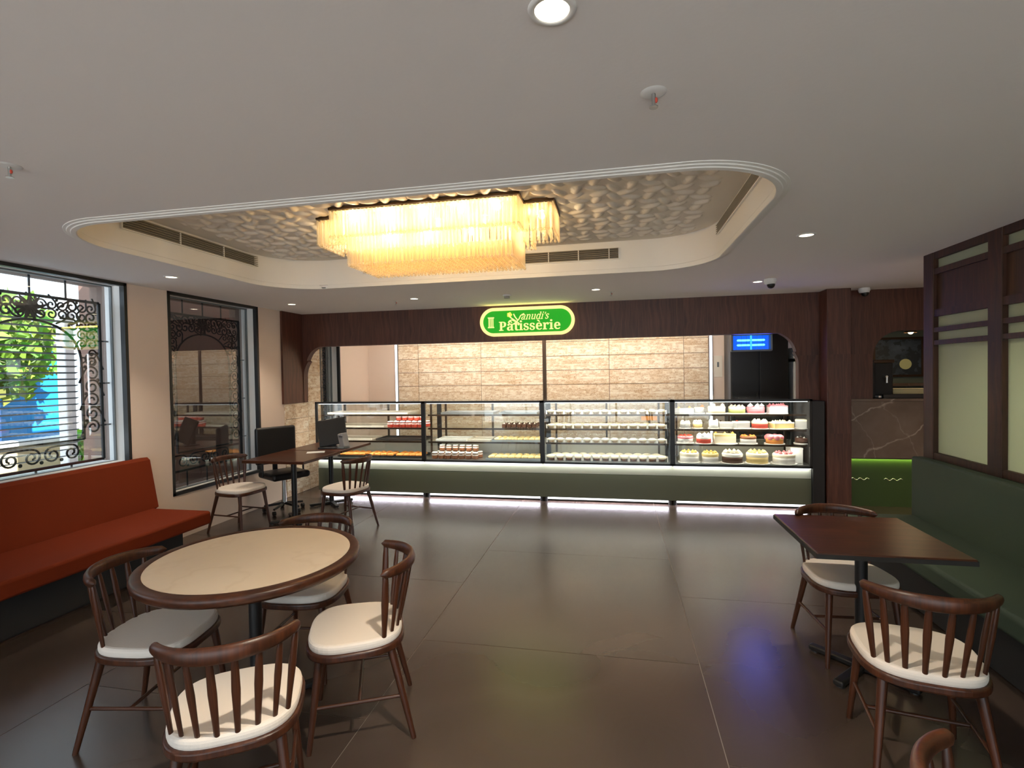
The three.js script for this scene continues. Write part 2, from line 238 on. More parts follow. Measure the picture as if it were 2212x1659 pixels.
function makeWindow(n, [z0, z1, sill], label, kind) {
  const w = new THREE.Group(); w.name = 'window_' + n; tag(w, label, undefined, undefined, 'structure'); scene.add(w);
  const zc = (z0 + z1) / 2, frame = (x0, x1, t, mat, name) => mesh(name, [span(x0, x1, sill, CEIL, z0, z0 - t), span(x0, x1, sill, CEIL, z1, z1 + t), span(x0, x1, CEIL - t, CEIL, z0, z1), span(x0, x1, sill, sill + t, z0, z1)], mat, w);
  frame(WALL - 0.045, WALL + 0.006, 0.03, M.black, 'inner_frame');
  frame(WALL - 0.135, WALL - 0.045, 0.022, M.white, 'jamb_lining');
  frame(WALL - 0.16, WALL - 0.135, 0.034, M.slat, 'sash');
  frame(WALL - 0.22, WALL - 0.16, 0.022, M.white, 'jamb_lining');
  frame(WALL - 0.395, WALL - 0.22, 0.02, M.brownJamb, 'outer_jamb');
  mesh('pane', span(WALL - 0.149, WALL - 0.146, sill + 0.03, CEIL - 0.03, z0 - 0.03, z1 + 0.03), M.windowGlass, w);
  for (const f of [0.22, 0.45, 0.68]) mesh('fixing_rod', rod(V(WALL - 0.2, sill + (CEIL - sill) * f, z1 + 0.12), V(WALL - 0.2, sill + (CEIL - sill) * f, z1 + 0.004), 0.007), M.iron, w);
  const hw = 0.565; if (kind !== 'small') { grille(w, WALL - 0.2, zc, sill + (sill > 0.6 ? 0.06 : 0.2), CEIL - 0.19, hw);
    const yt = CEIL - 0.19, yb2 = sill + (sill > 0.6 ? 0.06 : 0.2); // rods that tie the grille into head and sill
    for (const dz of [-0.28, 0, 0.28]) { mesh('tie_rod', rod(V(WALL - 0.2, yt, zc + dz), V(WALL - 0.2, CEIL - 0.02, zc + dz), 0.008), M.iron, w); mesh('tie_rod', rod(V(WALL - 0.2, sill + 0.02, zc + dz), V(WALL - 0.2, yb2, zc + dz), 0.008), M.iron, w); } }
  else { const g = new THREE.Group(); g.name = 'iron_grille'; g.position.set(WALL - 0.2, 0, zc); g.rotation.y = Math.PI / 2; w.add(g); for (let y = sill + 0.1; y < CEIL - 0.05; y += 0.13) for (const s of [-1, 1]) { const m = mesh('scroll', s > 0 ? scrollA : scrollB, M.iron, g); m.position.set(s * 0.13, y, 0); } mesh('outer_bar', [box(0.02, CEIL - sill - 0.06, 0.02, -0.25, (sill + CEIL) / 2), box(0.02, CEIL - sill - 0.06, 0.02, 0.25, (sill + CEIL) / 2)], M.iron, g); }
  if (kind === 'blind') for (let y = sill + 0.12; y < 2.2; y += 0.056) { const m = mesh('blind_slat', box(0.03, 0.004, 0.9, 0, 0, 0), M.slat, w); m.position.set(WALL - 0.3, y, zc + 0.02); m.rotation.z = 0.35; }
  return w;
}
makeWindow(0, WINS[0], 'tall window with iron grille beside the camera', 'plain');
makeWindow(1, WINS[1], 'bright tall window with black scroll grille and slatted blind behind the orange bench', 'blind');
makeWindow(2, WINS[2], 'dark tall window with black scroll grille mirroring the lit counter', 'plain');
makeWindow(3, WINS[3], 'narrow window with iron grille seen through the arch beside the counter', 'small');
tag(mesh('window_sill', span(-4.84, WALL + 0.02, 0.86, 0.9, -2.6, -4.0), M.white), 'pale window sill above the orange bench', undefined, undefined, 'structure');

// ------------------------------------------------------------------ outdoors, seen through the bright window
tag(mesh('ground', [span(-40, -4.84, -0.4, -0.2, -30, 3.3), span(-40, 30, -0.4, -0.2, 3.3, 30)], std({ map: rep(T.paving, 0.4), roughness: 0.9 })), 'sunlit pale grey paving outside the window', undefined, undefined, 'structure');
tag(mesh('outer_wall', span(-5.35, -5.1, -0.2, 3.6, -4.28, -9), std({ color: rgb(0.22, 0.13, 0.1), roughness: 0.85 })), 'brown outer wall standing close behind the dark window', undefined, undefined, 'structure');
{
  const h = thing('hoarding', 'bright blue hoarding panels outside the window', 'fence', [-8.2, -0.2, -5.6]);
  const blue = std({ color: rgb(0.015, 0.24, 0.62), roughness: 0.5 });
  for (let k = 0; k < 4; k++) mesh('panel', box(0.03, 1.9, 0.78, 0, 1.4, 2.15 - k * 0.8), blue, h); for (const z of [2.5, 0.95, -0.6]) mesh('post', box(0.06, 2.4, 0.06, -0.05, 1.2, z), M.steel, h);
  const k = thing('low_wall', 'cream low wall with coping outside the window', 'wall', [-7.6, -0.2, -5.3]);
  const cw = std({ color: rgb(0.62, 0.5, 0.3), roughness: 0.8 }); mesh('wall_body', box(0.15, 1.0, 5.6, 0, 0.5, 0), cw, k); mesh('coping', rbox(0.3, 0.09, 5.7, 0.02, 0, 1.04, 0), M.white, k);
  const p = thing('column', 'white plaster column outside the bright window', 'column', [-6.6, -0.2, -5.1]); mesh('shaft', rbox(0.14, 3.6, 0.12, 0.02, 0, 1.8, 0), M.white, p); mesh('plinth', rbox(0.2, 0.3, 0.18, 0.02, 0, 0.15, 0), M.white, p);
  const leafG = new THREE.BufferGeometry(); leafG.setAttribute('position', new THREE.Float32BufferAttribute([0, 0, 0, 0.05, 0.06, 0.012, 0, 0.15, 0, -0.05, 0.06, 0.012], 3)); leafG.setIndex([0, 1, 2, 0, 2, 3]); leafG.computeVertexNormals();
  const plant = (name, label, x, z, h, rx, ry, n) => { const t = thing(name, label, 'tree', [x, -0.2, z]); mesh('trunk', [rod(V(0, 0, 0), V(0.06, h * 0.7, 0.02), 0.07, 0.04), rod(V(0.04, h * 0.5, 0), V(0.4, h * 0.85, 0.3), 0.035, 0.015), rod(V(0.04, h * 0.5, 0), V(-0.3, h * 0.85, -0.3), 0.035, 0.015)], M.brownJamb, t);
    const im = new THREE.InstancedMesh(leafG, M.leaf, n); im.name = 'foliage'; im.userData.kind = 'stuff'; const m4 = new THREE.Matrix4(), q = new THREE.Quaternion(), e = new THREE.Euler();
    for (let i = 0; i < n; i++) { let a = rr(0, 6.28), b = Math.acos(rr(-1, 1)), d = Math.cbrt(rnd()); e.set(rr(0, 6.28), rr(0, 6.28), rr(0, 6.28)); m4.compose(V(Math.cos(a) * Math.sin(b) * rx * d, h + Math.cos(b) * ry * d, Math.sin(a) * Math.sin(b) * rx * d), q.setFromEuler(e), V(1, 1, 1).multiplyScalar(rr(0.7, 1.4))); im.setMatrixAt(i, m4); im.setColorAt(i, rgb(rr(0.6, 1.6), rr(0.7, 1.5), rr(0.3, 1))); }
    t.add(im); };
  plant('tree', 'leafy green tree standing in front of the blue hoarding', -7.9, -5.1, 2.3, 0.75, 0.75, 1700);
  plant('shrub', 'yellow-green shrub by the cream low wall', -7.1, -5.85, 0.9, 0.25, 0.3, 260);
}

// ------------------------------------------------------------------ timber fascia, post and panels
{
  const s = new THREE.Shape(); s.moveTo(WALL, CEIL); s.lineTo(4.6, CEIL); s.lineTo(4.6, 1.25); s.lineTo(4.05, 1.25); s.lineTo(4.05, 1.72); s.bezierCurveTo(4.05, 1.9, 3.95, 2.06, 3.75, 2.06); s.lineTo(3.2, 2.06); s.bezierCurveTo(3.0, 2.05, 2.91, 1.9, 2.91, 1.72); s.lineTo(2.91, 1.25);
  s.lineTo(2.125, 1.25); s.lineTo(2.125, 1.7); s.bezierCurveTo(2.125, 1.78, 2.1, 1.8, 2.085, 1.84); s.lineTo(2.1, 1.85); s.bezierCurveTo(2.07, 1.98, 2.0, 2.03, 1.92, 2.072); s.lineTo(-4.12, 2.072);
  s.bezierCurveTo(-4.22, 2.05, -4.3, 1.99, -4.335, 1.88); s.lineTo(-4.315, 1.86); s.bezierCurveTo(-4.345, 1.82, -4.385, 1.76, -4.39, 1.66); s.lineTo(-4.395, 1.28); s.lineTo(WALL, 1.28); s.closePath();
  struct('trim_1', uvm(extrude(s, 0.1).translate(0, 0, FASCIA_Z - 0.1), 0.9), M.fascia, 'dark walnut fascia with arched corners over the counter');
  struct('trim_2', span(WALL, WALL + 0.03, 1.28, CEIL, -6.2, FASCIA_Z - 0.1), M.fascia, 'dark walnut panel on the left wall beside the fascia');
  struct('trim_3', uvm(rbox(0.25, CEIL, 0.2, 0.006, 2.475, CEIL / 2, -6.53), 0.9), M.fascia, 'tall walnut post at the right end of the display counter');
}
// ------------------------------------------------------------------ counter end, marble bar and its room
{
  const e = thing('counter_end_panel', 'black end panel between the last display case and the walnut post', 'panel', [2.27, 0, -6.78]); mesh('board', rbox(0.125, 1.27, 0.66, 0.004, 0, 0.635, 0), M.black, e); mesh('kick_plate', box(0.127, 0.06, 0.6, 0, 0.03, -0.02), M.dark, e);
  const b = thing('bar_counter', 'brown marble-fronted bar counter with a green-lit base', 'counter', [3.6, 0, -6.95]);
  mesh('marble_front', uvm(rbox(1.95, 0.66, 0.03, 0.004, 0, 0.92, 0.285), 1, 0.37, 0.2), M.marble, b); mesh('worktop', rbox(1.97, 0.035, 0.62, 0.006, 0, 1.265, 0), M.marble, b);
  mesh('base_panel', box(1.95, 0.585, 0.02, 0, 0.2925, 0.16), std({ color: rgb(0.045, 0.085, 0.018), roughness: 0.4 }), b); mesh('top_board', box(1.95, 0.02, 0.14, 0, 0.59, 0.215), M.dark, b);
  for (const x of [-0.78, -0.43]) { const p = []; for (let i = 0; i <= 12; i++) p.push(V(x + (i - 6) * 0.016, 0.325 + 0.012 * Math.sin(i * 1.3), 0.19)); mesh('wavy_handle', tube(p, 0.006, 30, 6), M.chrome, b); }
  mesh('led_strip', box(1.9, 0.012, 0.012, 0, 0.573, 0.185), glow(0.75, 0.9, 0.3, 0.7), b); area(b, 1.9, 0.012, rgb(0.85, 1, 0.3), 26, [0, 0.564, 0.185], [0, 0, 0.165]);
  // things on the bar
  const cm = thing('coffee_machine', 'dark coffee machine standing on the marble bar', 'machine', [3.07, 1.283, -6.95]);
  mesh('body', rbox(0.2, 0.42, 0.4, 0.02, 0, 0.21, 0), M.dark, cm); mesh('lid', rbox(0.22, 0.04, 0.42, 0.01, 0, 0.43, 0), M.bronze, cm); mesh('spout', [rod(V(0, 0.25, 0.2), V(0, 0.25, 0.27), 0.015), rod(V(0, 0.25, 0.27), V(0, 0.18, 0.27), 0.012)], M.steel, cm); mesh('drip_tray', box(0.18, 0.02, 0.1, 0, 0.02, 0.23), M.steel, cm);
  const dt = thing('serving_tray', 'long black tray at the front of the marble bar', 'tray', [3.26, 1.283, -6.73]); mesh('tray_floor', rbox(0.5, 0.012, 0.16, 0.004, 0, 0.006, 0), M.black, dt); mesh('rim', [box(0.5, 0.045, 0.01, 0, 0.022, 0.075), box(0.5, 0.045, 0.01, 0, 0.022, -0.075), box(0.01, 0.045, 0.16, -0.245, 0.022, 0), box(0.01, 0.045, 0.16, 0.245, 0.022, 0)], M.black, dt);
  const bx = thing('carton', 'pale yellow carton lying on the marble bar', 'box', [3.42, 1.283, -6.98]); mesh('carton_body', rbox(0.4, 0.09, 0.22, 0.006, 0, 0.045, 0), std({ color: rgb(0.72, 0.62, 0.33), roughness: 0.7 }), bx); mesh('flap', rbox(0.41, 0.012, 0.23, 0.003, 0, 0.096, 0), std({ color: rgb(0.66, 0.58, 0.36), roughness: 0.7 }), bx);
  struct('wall_bar', span(2.9, 4.6, 0, CEIL, -8.1, -8.2), std({ color: rgb(0.11, 0.13, 0.1), roughness: 0.7 }), 'dark green wall behind the marble bar');
  const pic = thing('picture', 'dark framed picture with a pale round spot behind the bar', 'picture', [3.85, 1.78, -8.09]); mesh('picture_frame', [box(0.62, 0.03, 0.02, 0, 0.26, 0.01), box(0.62, 0.03, 0.02, 0, -0.26, 0.01), box(0.03, 0.5, 0.02, -0.3, 0, 0.01), box(0.03, 0.5, 0.02, 0.3, 0, 0.01)], M.bronze, pic);
  const pt = tex(256, 256, (u, v) => { const d = Math.hypot(u - 0.66, (v - 0.3) * 0.9); let c = mixc([30, 38, 44], [92, 104, 118], n8(u, v) > 0.52 ? n4(u, v) : 0.05); if (d < 0.13) c = [196, 196, 140]; return c; }); mesh('print', new THREE.PlaneGeometry(0.58, 0.5).translate(0, 0, 0.008), std({ map: pt, roughness: 0.5 }), pic);
  const sh = thing('wall_shelf', 'grey shelf on the dark wall behind the bar', 'shelf', [3.8, 1.4, -8.0]); mesh('board', rbox(0.9, 0.04, 0.2, 0.004, 0, 0, 0), M.marble, sh); for (const x of [-0.35, 0.35]) mesh('bracket', box(0.02, 0.1, 0.16, x, -0.07, -0.01), M.steel, sh);
  const lp = thing('pendant_lamp', 'small warm lamp hanging behind the bar arch', 'lamp', [3.62, 2.1, -7.3]); mesh('cord', rod(V(0, 0.03, 0), V(0, CEIL - 2.1, 0), 0.004), M.black, lp); mesh('shade', lathe([[0.02, 0.04], [0.06, 0.0], [0.07, -0.03]], 20), M.bronze, lp); mesh('bulb', ball(0.03, 0, -0.02, 0), G.bulb, lp); point(lp, rgb(1, 0.72, 0.4), 0.35, [0, -0.02, 0]);
}
// ------------------------------------------------------------------ dark cabinet, blue lamp, cooler and switch plate behind the counter
{
  const c = thing('dark_cabinet', 'tall black cabinet behind the counter under the blue lamp', 'cabinet', [2.09, 0, -8.45]); mesh('body', rbox(0.8, 2.3, 0.46, 0.006, 0, 1.15, 0), M.black, c); mesh('door', rbox(0.38, 2.2, 0.02, 0.004, -0.2, 1.15, 0.24), M.black, c); mesh('door', rbox(0.38, 2.2, 0.02, 0.004, 0.2, 1.15, 0.24), M.black, c); for (const x of [-0.04, 0.04]) mesh('handle', rod(V(x, 1.0, 0.27), V(x, 1.3, 0.27), 0.006), M.dark, c);
  const u = thing('insect_lamp', 'glowing blue insect lamp with two bright tubes under the fascia', 'lamp', [1.64, 1.975, -6.82]);
  mesh('housing', [box(0.46, 0.02, 0.1, 0, 0.098, 0), box(0.46, 0.02, 0.1, 0, -0.098, 0), box(0.02, 0.2, 0.1, -0.225, 0, 0), box(0.02, 0.2, 0.1, 0.225, 0, 0)], M.slat, u); mesh('reflector', box(0.44, 0.19, 0.01, 0, 0, -0.045), G.blue, u); for (const x of [-0.15, 0.15]) mesh('hanger', rod(V(x, 0.1, 0), V(x, CEIL - 1.975, 0), 0.004), M.steel, u);
  for (const y of [0.03, -0.03]) for (const x of [-0.085, 0.085]) mesh('tube', new THREE.CapsuleGeometry(0.012, 0.13, 4, 10).rotateZ(Math.PI / 2).translate(x, y, 0), G.blueTube, u);
  mesh('divider', box(0.016, 0.18, 0.02, 0, 0, 0.01), glow(0.05, 0.5, 1, 1.1), u); for (const x of [-0.18, -0.12, -0.06, 0.06, 0.12, 0.18]) mesh('guard_wire', rod(V(x, -0.09, 0.045), V(x, 0.09, 0.045), 0.0016), M.slat, u);
  area(u, 0.42, 0.17, rgb(0.06, 0.1, 1), 8.5, [0, 0, 0.055], [0, -0.2, 1]);
  const f = thing('drinks_cooler', 'blue-white lit glass-door cooler seen past the right arch', 'cooler', [2.86, 0, -8.42]);
  mesh('shell', [box(0.6, 1.95, 0.02, 0, 0.975, -0.24), box(0.03, 1.95, 0.5, -0.285, 0.975, 0), box(0.03, 1.95, 0.5, 0.285, 0.975, 0), box(0.6, 0.05, 0.5, 0, 1.77, 0), box(0.6, 0.3, 0.5, 0, 0.15, 0)], M.white, f); mesh('header_sign', rbox(0.58, 0.3, 0.03, 0.004, 0, 1.93, 0.24), G.lightbox, f); mesh('glass_door', box(0.54, 1.42, 0.008, 0, 1.02, 0.24), M.glass, f); for (let k = 0; k < 4; k++) mesh('shelf', box(0.54, 0.012, 0.42, 0, 0.5 + k * 0.32, 0), M.steel, f);
  mesh('light_strip', box(0.03, 1.3, 0.02, -0.255, 1.05, 0.2), G.cool, f); area(f, 0.03, 1.3, rgb(0.5, 0.78, 1), 10, [-0.235, 1.05, 0.18], [0.2, 1.05, -0.1]); area(f, 0.5, 0.03, rgb(0.6, 0.85, 1), 12, [0, 1.735, 0.15], [0, 1, 0]);
  const bm = std({ color: rgb(0.25, 0.5, 0.7), roughness: 0.2 }); const b0 = thing('bottle', 'pale blue bottle standing inside the lit cooler', 'bottle', [2.66, 1.148, -8.4], 0, 'bottles in the cooler'); mesh('body', lathe([[0, 0], [0.032, 0], [0.033, 0.12], [0.028, 0.15], [0.012, 0.18], [0.012, 0.21], [0, 0.21]], 14), bm, b0); mesh('cap', cyl(0.014, 0.014, 0.02, 0, 0.215, 0, 12), M.white, b0);
  for (const [x, y] of [[2.74, 1.148], [2.82, 1.148], [2.66, 1.468], [2.74, 1.468], [2.82, 1.468]]) copy(b0, [x, y, -8.4], 0);
  const sp = thing('switch_plate', 'cream switch plate on the wall beside the dark cabinet', 'switch', [1.6, 1.7, BACK_Z]); mesh('plate', rbox(0.13, 0.34, 0.012, 0.005, 0, 0, 0.006), M.paleTray, sp); mesh('rocker', rbox(0.03, 0.08, 0.01, 0.003, 0, 0.03, 0.014), M.slat, sp);
  for (const [x, l] of [[-3.87, 'left'], [1.49, 'right']]) { const e = thing('edge_light', `white vertical light strip at the ${l} edge of the stone wall`, 'lamp', [x, 0, BACK_Z]); mesh('channel', box(0.05, CEIL - 0.02, 0.03, 0, CEIL / 2, 0.015), M.steel, e); mesh('diffuser', box(0.034, CEIL - 0.06, 0.012, 0, CEIL / 2, 0.035), G.led, e); area(e, 0.03, CEIL - 0.1, rgb(0.95, 0.97, 1), 3, [0, CEIL / 2, 0.045], [0, CEIL / 2, 1]); }
  const ww = thing('wall_washer', 'linear wall-wash lamp over the lit stone wall', 'lamp', [-1.19, CEIL - 0.03, -7.55]); mesh('profile', box(5.1, 0.03, 0.06, 0, 0.015, 0), M.steel, ww); mesh('diffuser', box(5.0, 0.006, 0.04, 0, -0.003, 0), G.warm, ww); area(ww, 5.0, 0.06, rgb(1, 0.87, 0.72), 74, [0, -0.012, 0], [0, -0.9, -1.1]);
}
// ------------------------------------------------------------------ display cases
const BAYS = [-4.1, -2.517, -0.924, 0.663, 2.205], SHELF = [1.112, 0.931, 0.75], DECK = 0.522;
const ORD = ['leftmost', 'second', 'third', 'rightmost'];
for (let i = 0; i < 4; i++) {
  const x0 = BAYS[i], x1 = BAYS[i + 1], w = x1 - x0, c = thing('display_case', `${ORD[i]} glass pastry display case of the long counter, on a sage green base`, 'display case', [(x0 + x1) / 2, 0, -6.78], 0, 'pastry display cases');
  const F = 0.33, B = -0.33, h = w / 2; // front and back faces in the case's own axes
  mesh('frame', [span(-h, -h + 0.028, 0.5, 1.295, F - 0.03, F), span(h - 0.028, h, 0.5, 1.295, F - 0.03, F), span(-h, h, 1.268, 1.295, F - 0.03, F), span(-h, h, 0.492, 0.515, F - 0.05, F), span(-h, -h + 0.03, 0.5, 1.275, B, B + 0.03), span(h - 0.03, h, 0.5, 1.275, B, B + 0.03)], M.black, c);
  mesh('back_rail', span(-h, h, 1.255, 1.285, B, B + 0.03), M.bronze, c);
  mesh('front_glass', span(-h + 0.028, h - 0.028, 0.515, 1.268, F - 0.016, F - 0.012), M.glass, c);
  mesh('top_glass', span(-h + 0.005, h - 0.005, 1.288, 1.293, B + 0.03, F - 0.03), M.glass, c);
  mesh('deck', span(-h, h, 0.5, DECK, B, F - 0.05), M.steel, c);
  mesh('back_panel', span(-h + 0.03, h - 0.03, DECK, 0.745, B, B + 0.012), std({ color: rgb(0.42, 0.4, 0.34), roughness: 0.35 }), c);
  for (const s of [-1, 1]) { const d = mesh('sliding_door', span(s < 0 ? -h + 0.03 : -0.02, s < 0 ? 0.02 : h - 0.03, 0.75, 1.255, B + (s < 0 ? 0.004 : 0.018), B + (s < 0 ? 0.008 : 0.022)), M.glass, c); mesh('stile', span(s < 0 ? -0.012 : -0.012 + 0.0, 0.012, 0.75, 1.255, B + 0.002 + (s < 0 ? 0 : 0.012), B + 0.012 + (s < 0 ? 0 : 0.012)), M.bronze, d); }
  for (const q of [-h + 0.1, h - 0.125]) mesh('shelf_post', span(q, q + 0.025, DECK, 1.26, B + 0.04, B + 0.06), M.bronze, c);
  for (const y of SHELF) { const s = mesh('shelf', span(-h + 0.035, h - 0.035, y - 0.006, y, B + 0.06, F - 0.11), M.shelfGlass, c); mesh('edge_profile', span(-h + 0.03, h - 0.03, y - 0.022, y, F - 0.11, F - 0.1), M.bronze, s); mesh('led_strip', span(-h + 0.05, h - 0.05, y - 0.02, y - 0.014, F - 0.118, F - 0.112), G.led, s); area(c, w - 0.12, 0.012, rgb(1, 0.93, 0.8), 38, [0, y - 0.024, F - 0.115], [0, y - 1, F - 0.35]); }
  mesh('led_strip', span(-h + 0.04, h - 0.04, 1.26, 1.266, F - 0.05, F - 0.035), G.led, c); area(c, w - 0.1, 0.016, rgb(1, 0.95, 0.85), 54, [0, 1.256, F - 0.045], [0, 0.2, F - 0.45]);
  mesh('base_panel', span(-h, h, 0.06, 0.362, F - 0.07, F - 0.05), M.caseGreen, c).userData.label = 'sage green front panel';
  mesh('ledge_panel', span(-h, h, 0.366, 0.488, F - 0.075, F - 0.055), M.ledgeGreen, c); mesh('body', span(-h, h, 0.06, 0.5, B, F - 0.075), M.dark, c);
  mesh('overhang_led', span(-h + 0.01, h - 0.01, 0.484, 0.491, F - 0.03, F - 0.02), G.led, c); area(c, w - 0.02, 0.012, rgb(0.96, 1, 0.93), 24, [0, 0.48, F - 0.03], [0, 0, F - 0.12]);
  mesh('kick_led', span(-h + 0.05, h - 0.05, 0.028, 0.05, F - 0.09, F - 0.08), G.led, c); area(c, w - 0.1, 0.03, rgb(0.93, 0.87, 1), 28, [0, 0.05, F - 0.06], [0, -1, F + 0.15]); for (const q of [-h + 0.03, h - 0.03]) for (const f of [F - 0.08, B + 0.05]) mesh('foot', cyl(0.018, 0.022, 0.06, q, 0.03, f, 10), M.black, c);
}
// ------------------------------------------------------------------ things on the shelves
const col = (r, g, b, ro = 0.6) => std({ color: rgb(r, g, b), roughness: ro });
const C = { red: col(0.55, 0.06, 0.03), pink: col(0.8, 0.24, 0.27), choc: col(0.075, 0.028, 0.014), brown: col(0.24, 0.085, 0.03), orange: col(0.72, 0.27, 0.05), yellow: col(0.8, 0.62, 0.26), cream: col(0.84, 0.76, 0.58), white: col(0.85, 0.83, 0.8), gold: col(0.78, 0.5, 0.12), green: col(0.55, 0.58, 0.2), grey: col(0.5, 0.48, 0.46) };
function tray(label, x, y, z, w, d, mat) { const t = thing('baking_tray', label, 'tray', [x, y, z]); mesh('tray_floor', rbox(w, 0.006, d, 0.003, 0, 0.003, 0), mat, t); mesh('rim', [box(w, 0.022, 0.006, 0, 0.013, d / 2), box(w, 0.022, 0.006, 0, 0.013, -d / 2), box(0.006, 0.022, d, -w / 2, 0.013, 0), box(0.006, 0.022, d, w / 2, 0.013, 0)], mat, t); return t; }
// bay one
tray('pale empty tray on the top shelf of the leftmost case', -3.4, SHELF[0], -6.78, 1.2, 0.36, M.paleTray);
tray('pale empty tray on the middle shelf left of the red jars', -3.55, SHELF[1], -6.78, 0.8, 0.36, M.paleTray);
tray('cream empty tray on the lower shelf of the leftmost case', -3.68, SHELF[2], -6.78, 0.66, 0.36, M.paleTray);
tray('dark empty tray on the lower shelf of the leftmost case', -2.93, SHELF[2], -6.78, 0.68, 0.36, M.dark);
function jar(name, label, group, body) { const j = thing(name, label, 'jar', [0, -50, 0], 0, group); mesh('jar_body', lathe([[0, 0], [0.036, 0], [0.04, 0.01], [0.04, 0.06], [0.034, 0.066], [0, 0.066]], 16), body, j); mesh('lid', lathe([[0, 0.085], [0.034, 0.085], [0.037, 0.08], [0.037, 0.066], [0, 0.066]], 16), C.white, j); mesh('filling_band', lathe([[0.0405, 0.044], [0.0405, 0.058]], 16), C.white, j); return j; }
const jarR = jar('dessert_jar', 'small red dessert jar with white lid in the leftmost case', 'red dessert jars', C.red);
const jarB = jar('dessert_jar', 'small brown dessert jar with white lid on the deck of the second case', 'brown dessert jars', C.brown);
const spots = (proto, list) => list.forEach((p, k) => (k ? copy(proto, p, 0) : proto.position.set(...p)));
spots(jarR, [...Array(6).keys()].map((k) => [-3.05 + k * 0.088, SHELF[1], -6.6]).concat([...Array(6).keys()].map((k) => [-3.0 + k * 0.088, SHELF[1] , -6.72]), [...Array(5).keys()].map((k) => [-2.97 + k * 0.088, SHELF[1] + 0.086, -6.71])));
spots(jarB, [...Array(7).keys()].map((k) => [-2.4 + k * 0.094, DECK, -6.56]).concat([...Array(7).keys()].map((k) => [-2.37 + k * 0.094, DECK, -6.68]), [...Array(6).keys()].map((k) => [-2.33 + k * 0.094, DECK + 0.086, -6.67])));
function bun(label, group, mat, s) { const b = thing('pastry', label, 'pastry', [0, -50, 0], 0, group); mesh('crust', ball(s, 0, s * 0.5, 0, 1.15, 0.62, 0.85), mat, b); mesh('glaze', ball(s * 0.8, 0, s * 0.72, 0, 1.05, 0.5, 0.72, 10, 6), mat === C.orange ? C.gold : C.cream, b); return b; }
const bunO = bun('orange-brown glazed pastry in the deck trays of the leftmost case', 'glazed pastries', C.orange, 0.042), bunY = bun('pale yellow pastry on the lower shelf of the second case', 'yellow pastries on the shelf', C.yellow, 0.036), bunZ = bun('pale yellow pastry on the deck of the second case', 'yellow pastries on the deck', C.yellow, 0.04);
for (let k = 0; k < 3; k++) tray(['left', 'middle', 'right'][k] + ' dark tray of orange pastries on the deck of the leftmost case', -3.63 + k * 0.42, DECK, -6.72, 0.4, 0.34, M.dark);
{ const o = [], y = [], z = []; for (let k = 0; k < 3; k++) for (let a = 0; a < 4; a++) for (let b = 0; b < 3; b++) o.push([-3.63 + k * 0.42 - 0.14 + a * 0.095, DECK + 0.008, -6.6 - b * 0.1]); for (let a = 0; a < 8; a++) for (let b = 0; b < 3; b++) y.push([-1.56 + a * 0.078, SHELF[2] + 0.007, -6.66 - b * 0.085]); for (let a = 0; a < 8; a++) for (let b = 0; b < 3; b++) z.push([-1.62 + a * 0.088, DECK + 0.007, -6.58 - b * 0.09]); spots(bunO, o); spots(bunY, y); spots(bunZ, z); }
tray('steel tray under the yellow pastries on the lower shelf of the second case', -1.29, SHELF[2], -6.75, 0.66, 0.3, M.steel); tray('steel tray under the yellow pastries on the deck of the second case', -1.31, DECK, -6.67, 0.74, 0.32, M.steel);
// bay two
tray('large steel tray on the top shelf of the second case', -1.95, SHELF[0], -6.76, 0.72, 0.36, M.steel); tray('smaller steel tray on the top shelf of the second case', -1.26, SHELF[0], -6.76, 0.5, 0.36, M.steel);
tray('white paper-lined tray on the lower shelf of the second case', -2.18, SHELF[2], -6.76, 0.42, 0.36, C.white); tray('cream tray beside the white one on the lower shelf of the second case', -1.79, SHELF[2], -6.76, 0.3, 0.36, M.paleTray);
{ const s = thing('chocolate_slice', 'dark chocolate slice in the row on the middle shelf of the second case', 'cake slice', [0, -50, 0], 0, 'chocolate slices'); mesh('sponge', rbox(0.05, 0.05, 0.12, 0.006, 0, 0.025, 0), C.choc, s); mesh('cream_layer', box(0.0515, 0.008, 0.121, 0, 0.026, 0), C.brown, s); mesh('decoration', ball(0.012, 0, 0.055, 0.03), C.cream, s); const l = []; for (let k = 0; k < 7; k++) for (let b = 0; b < 2; b++) l.push([-1.45 + k * 0.068, SHELF[1], -6.64 - b * 0.16]); spots(s, l); }
// bay three: rows of capped cups
{
  const names = ['top shelf', 'middle shelf', 'lower shelf', 'deck'];
  [...SHELF, DECK].forEach((y, r) => { const p = thing('dessert_cup', `white-topped dessert cup in the row on the ${names[r]} of the third case`, 'dessert', [0, -50, 0], 0, 'dessert cups on the ' + names[r]);
    const k = r === 3 ? 1.25 : 1; mesh('cup', lathe([[0, 0], [0.026 * k, 0], [0.044 * k, 0.034 * k], [0.042 * k, 0.034 * k], [0, 0.03 * k]], 16), r === 3 ? C.brown : col(0.4, 0.26, 0.16), p); mesh('cream_top', ball(0.05 * k, 0, 0.036 * k, 0, 1, 0.45, 1, 16, 8), C.cream, p); for (const q of [-1, 1]) mesh('wrapper_fold', box(0.012, 0.05 * k, 0.02, q * 0.052 * k, 0.025 * k, 0.035), C.white, p);
    const l = []; for (let a = 0; a < 13; a++) l.push([-0.83 + a * 0.115, y, -6.62]); if (r === 3 || r === 1) for (let a = 0; a < 12; a++) l.push([-0.775 + a * 0.115, y, -6.76]); spots(p, l); });
  const tag1 = thing('price_card', 'orange price card on the middle shelf of the third case', 'card', [0.42, SHELF[1] + 0.07, -6.93]); mesh('card', rbox(0.2, 0.07, 0.006, 0.002, 0, 0.035, 0), C.orange, tag1); mesh('stand', box(0.02, 0.07, 0.01, 0, -0.035, 0), M.black, tag1);
}
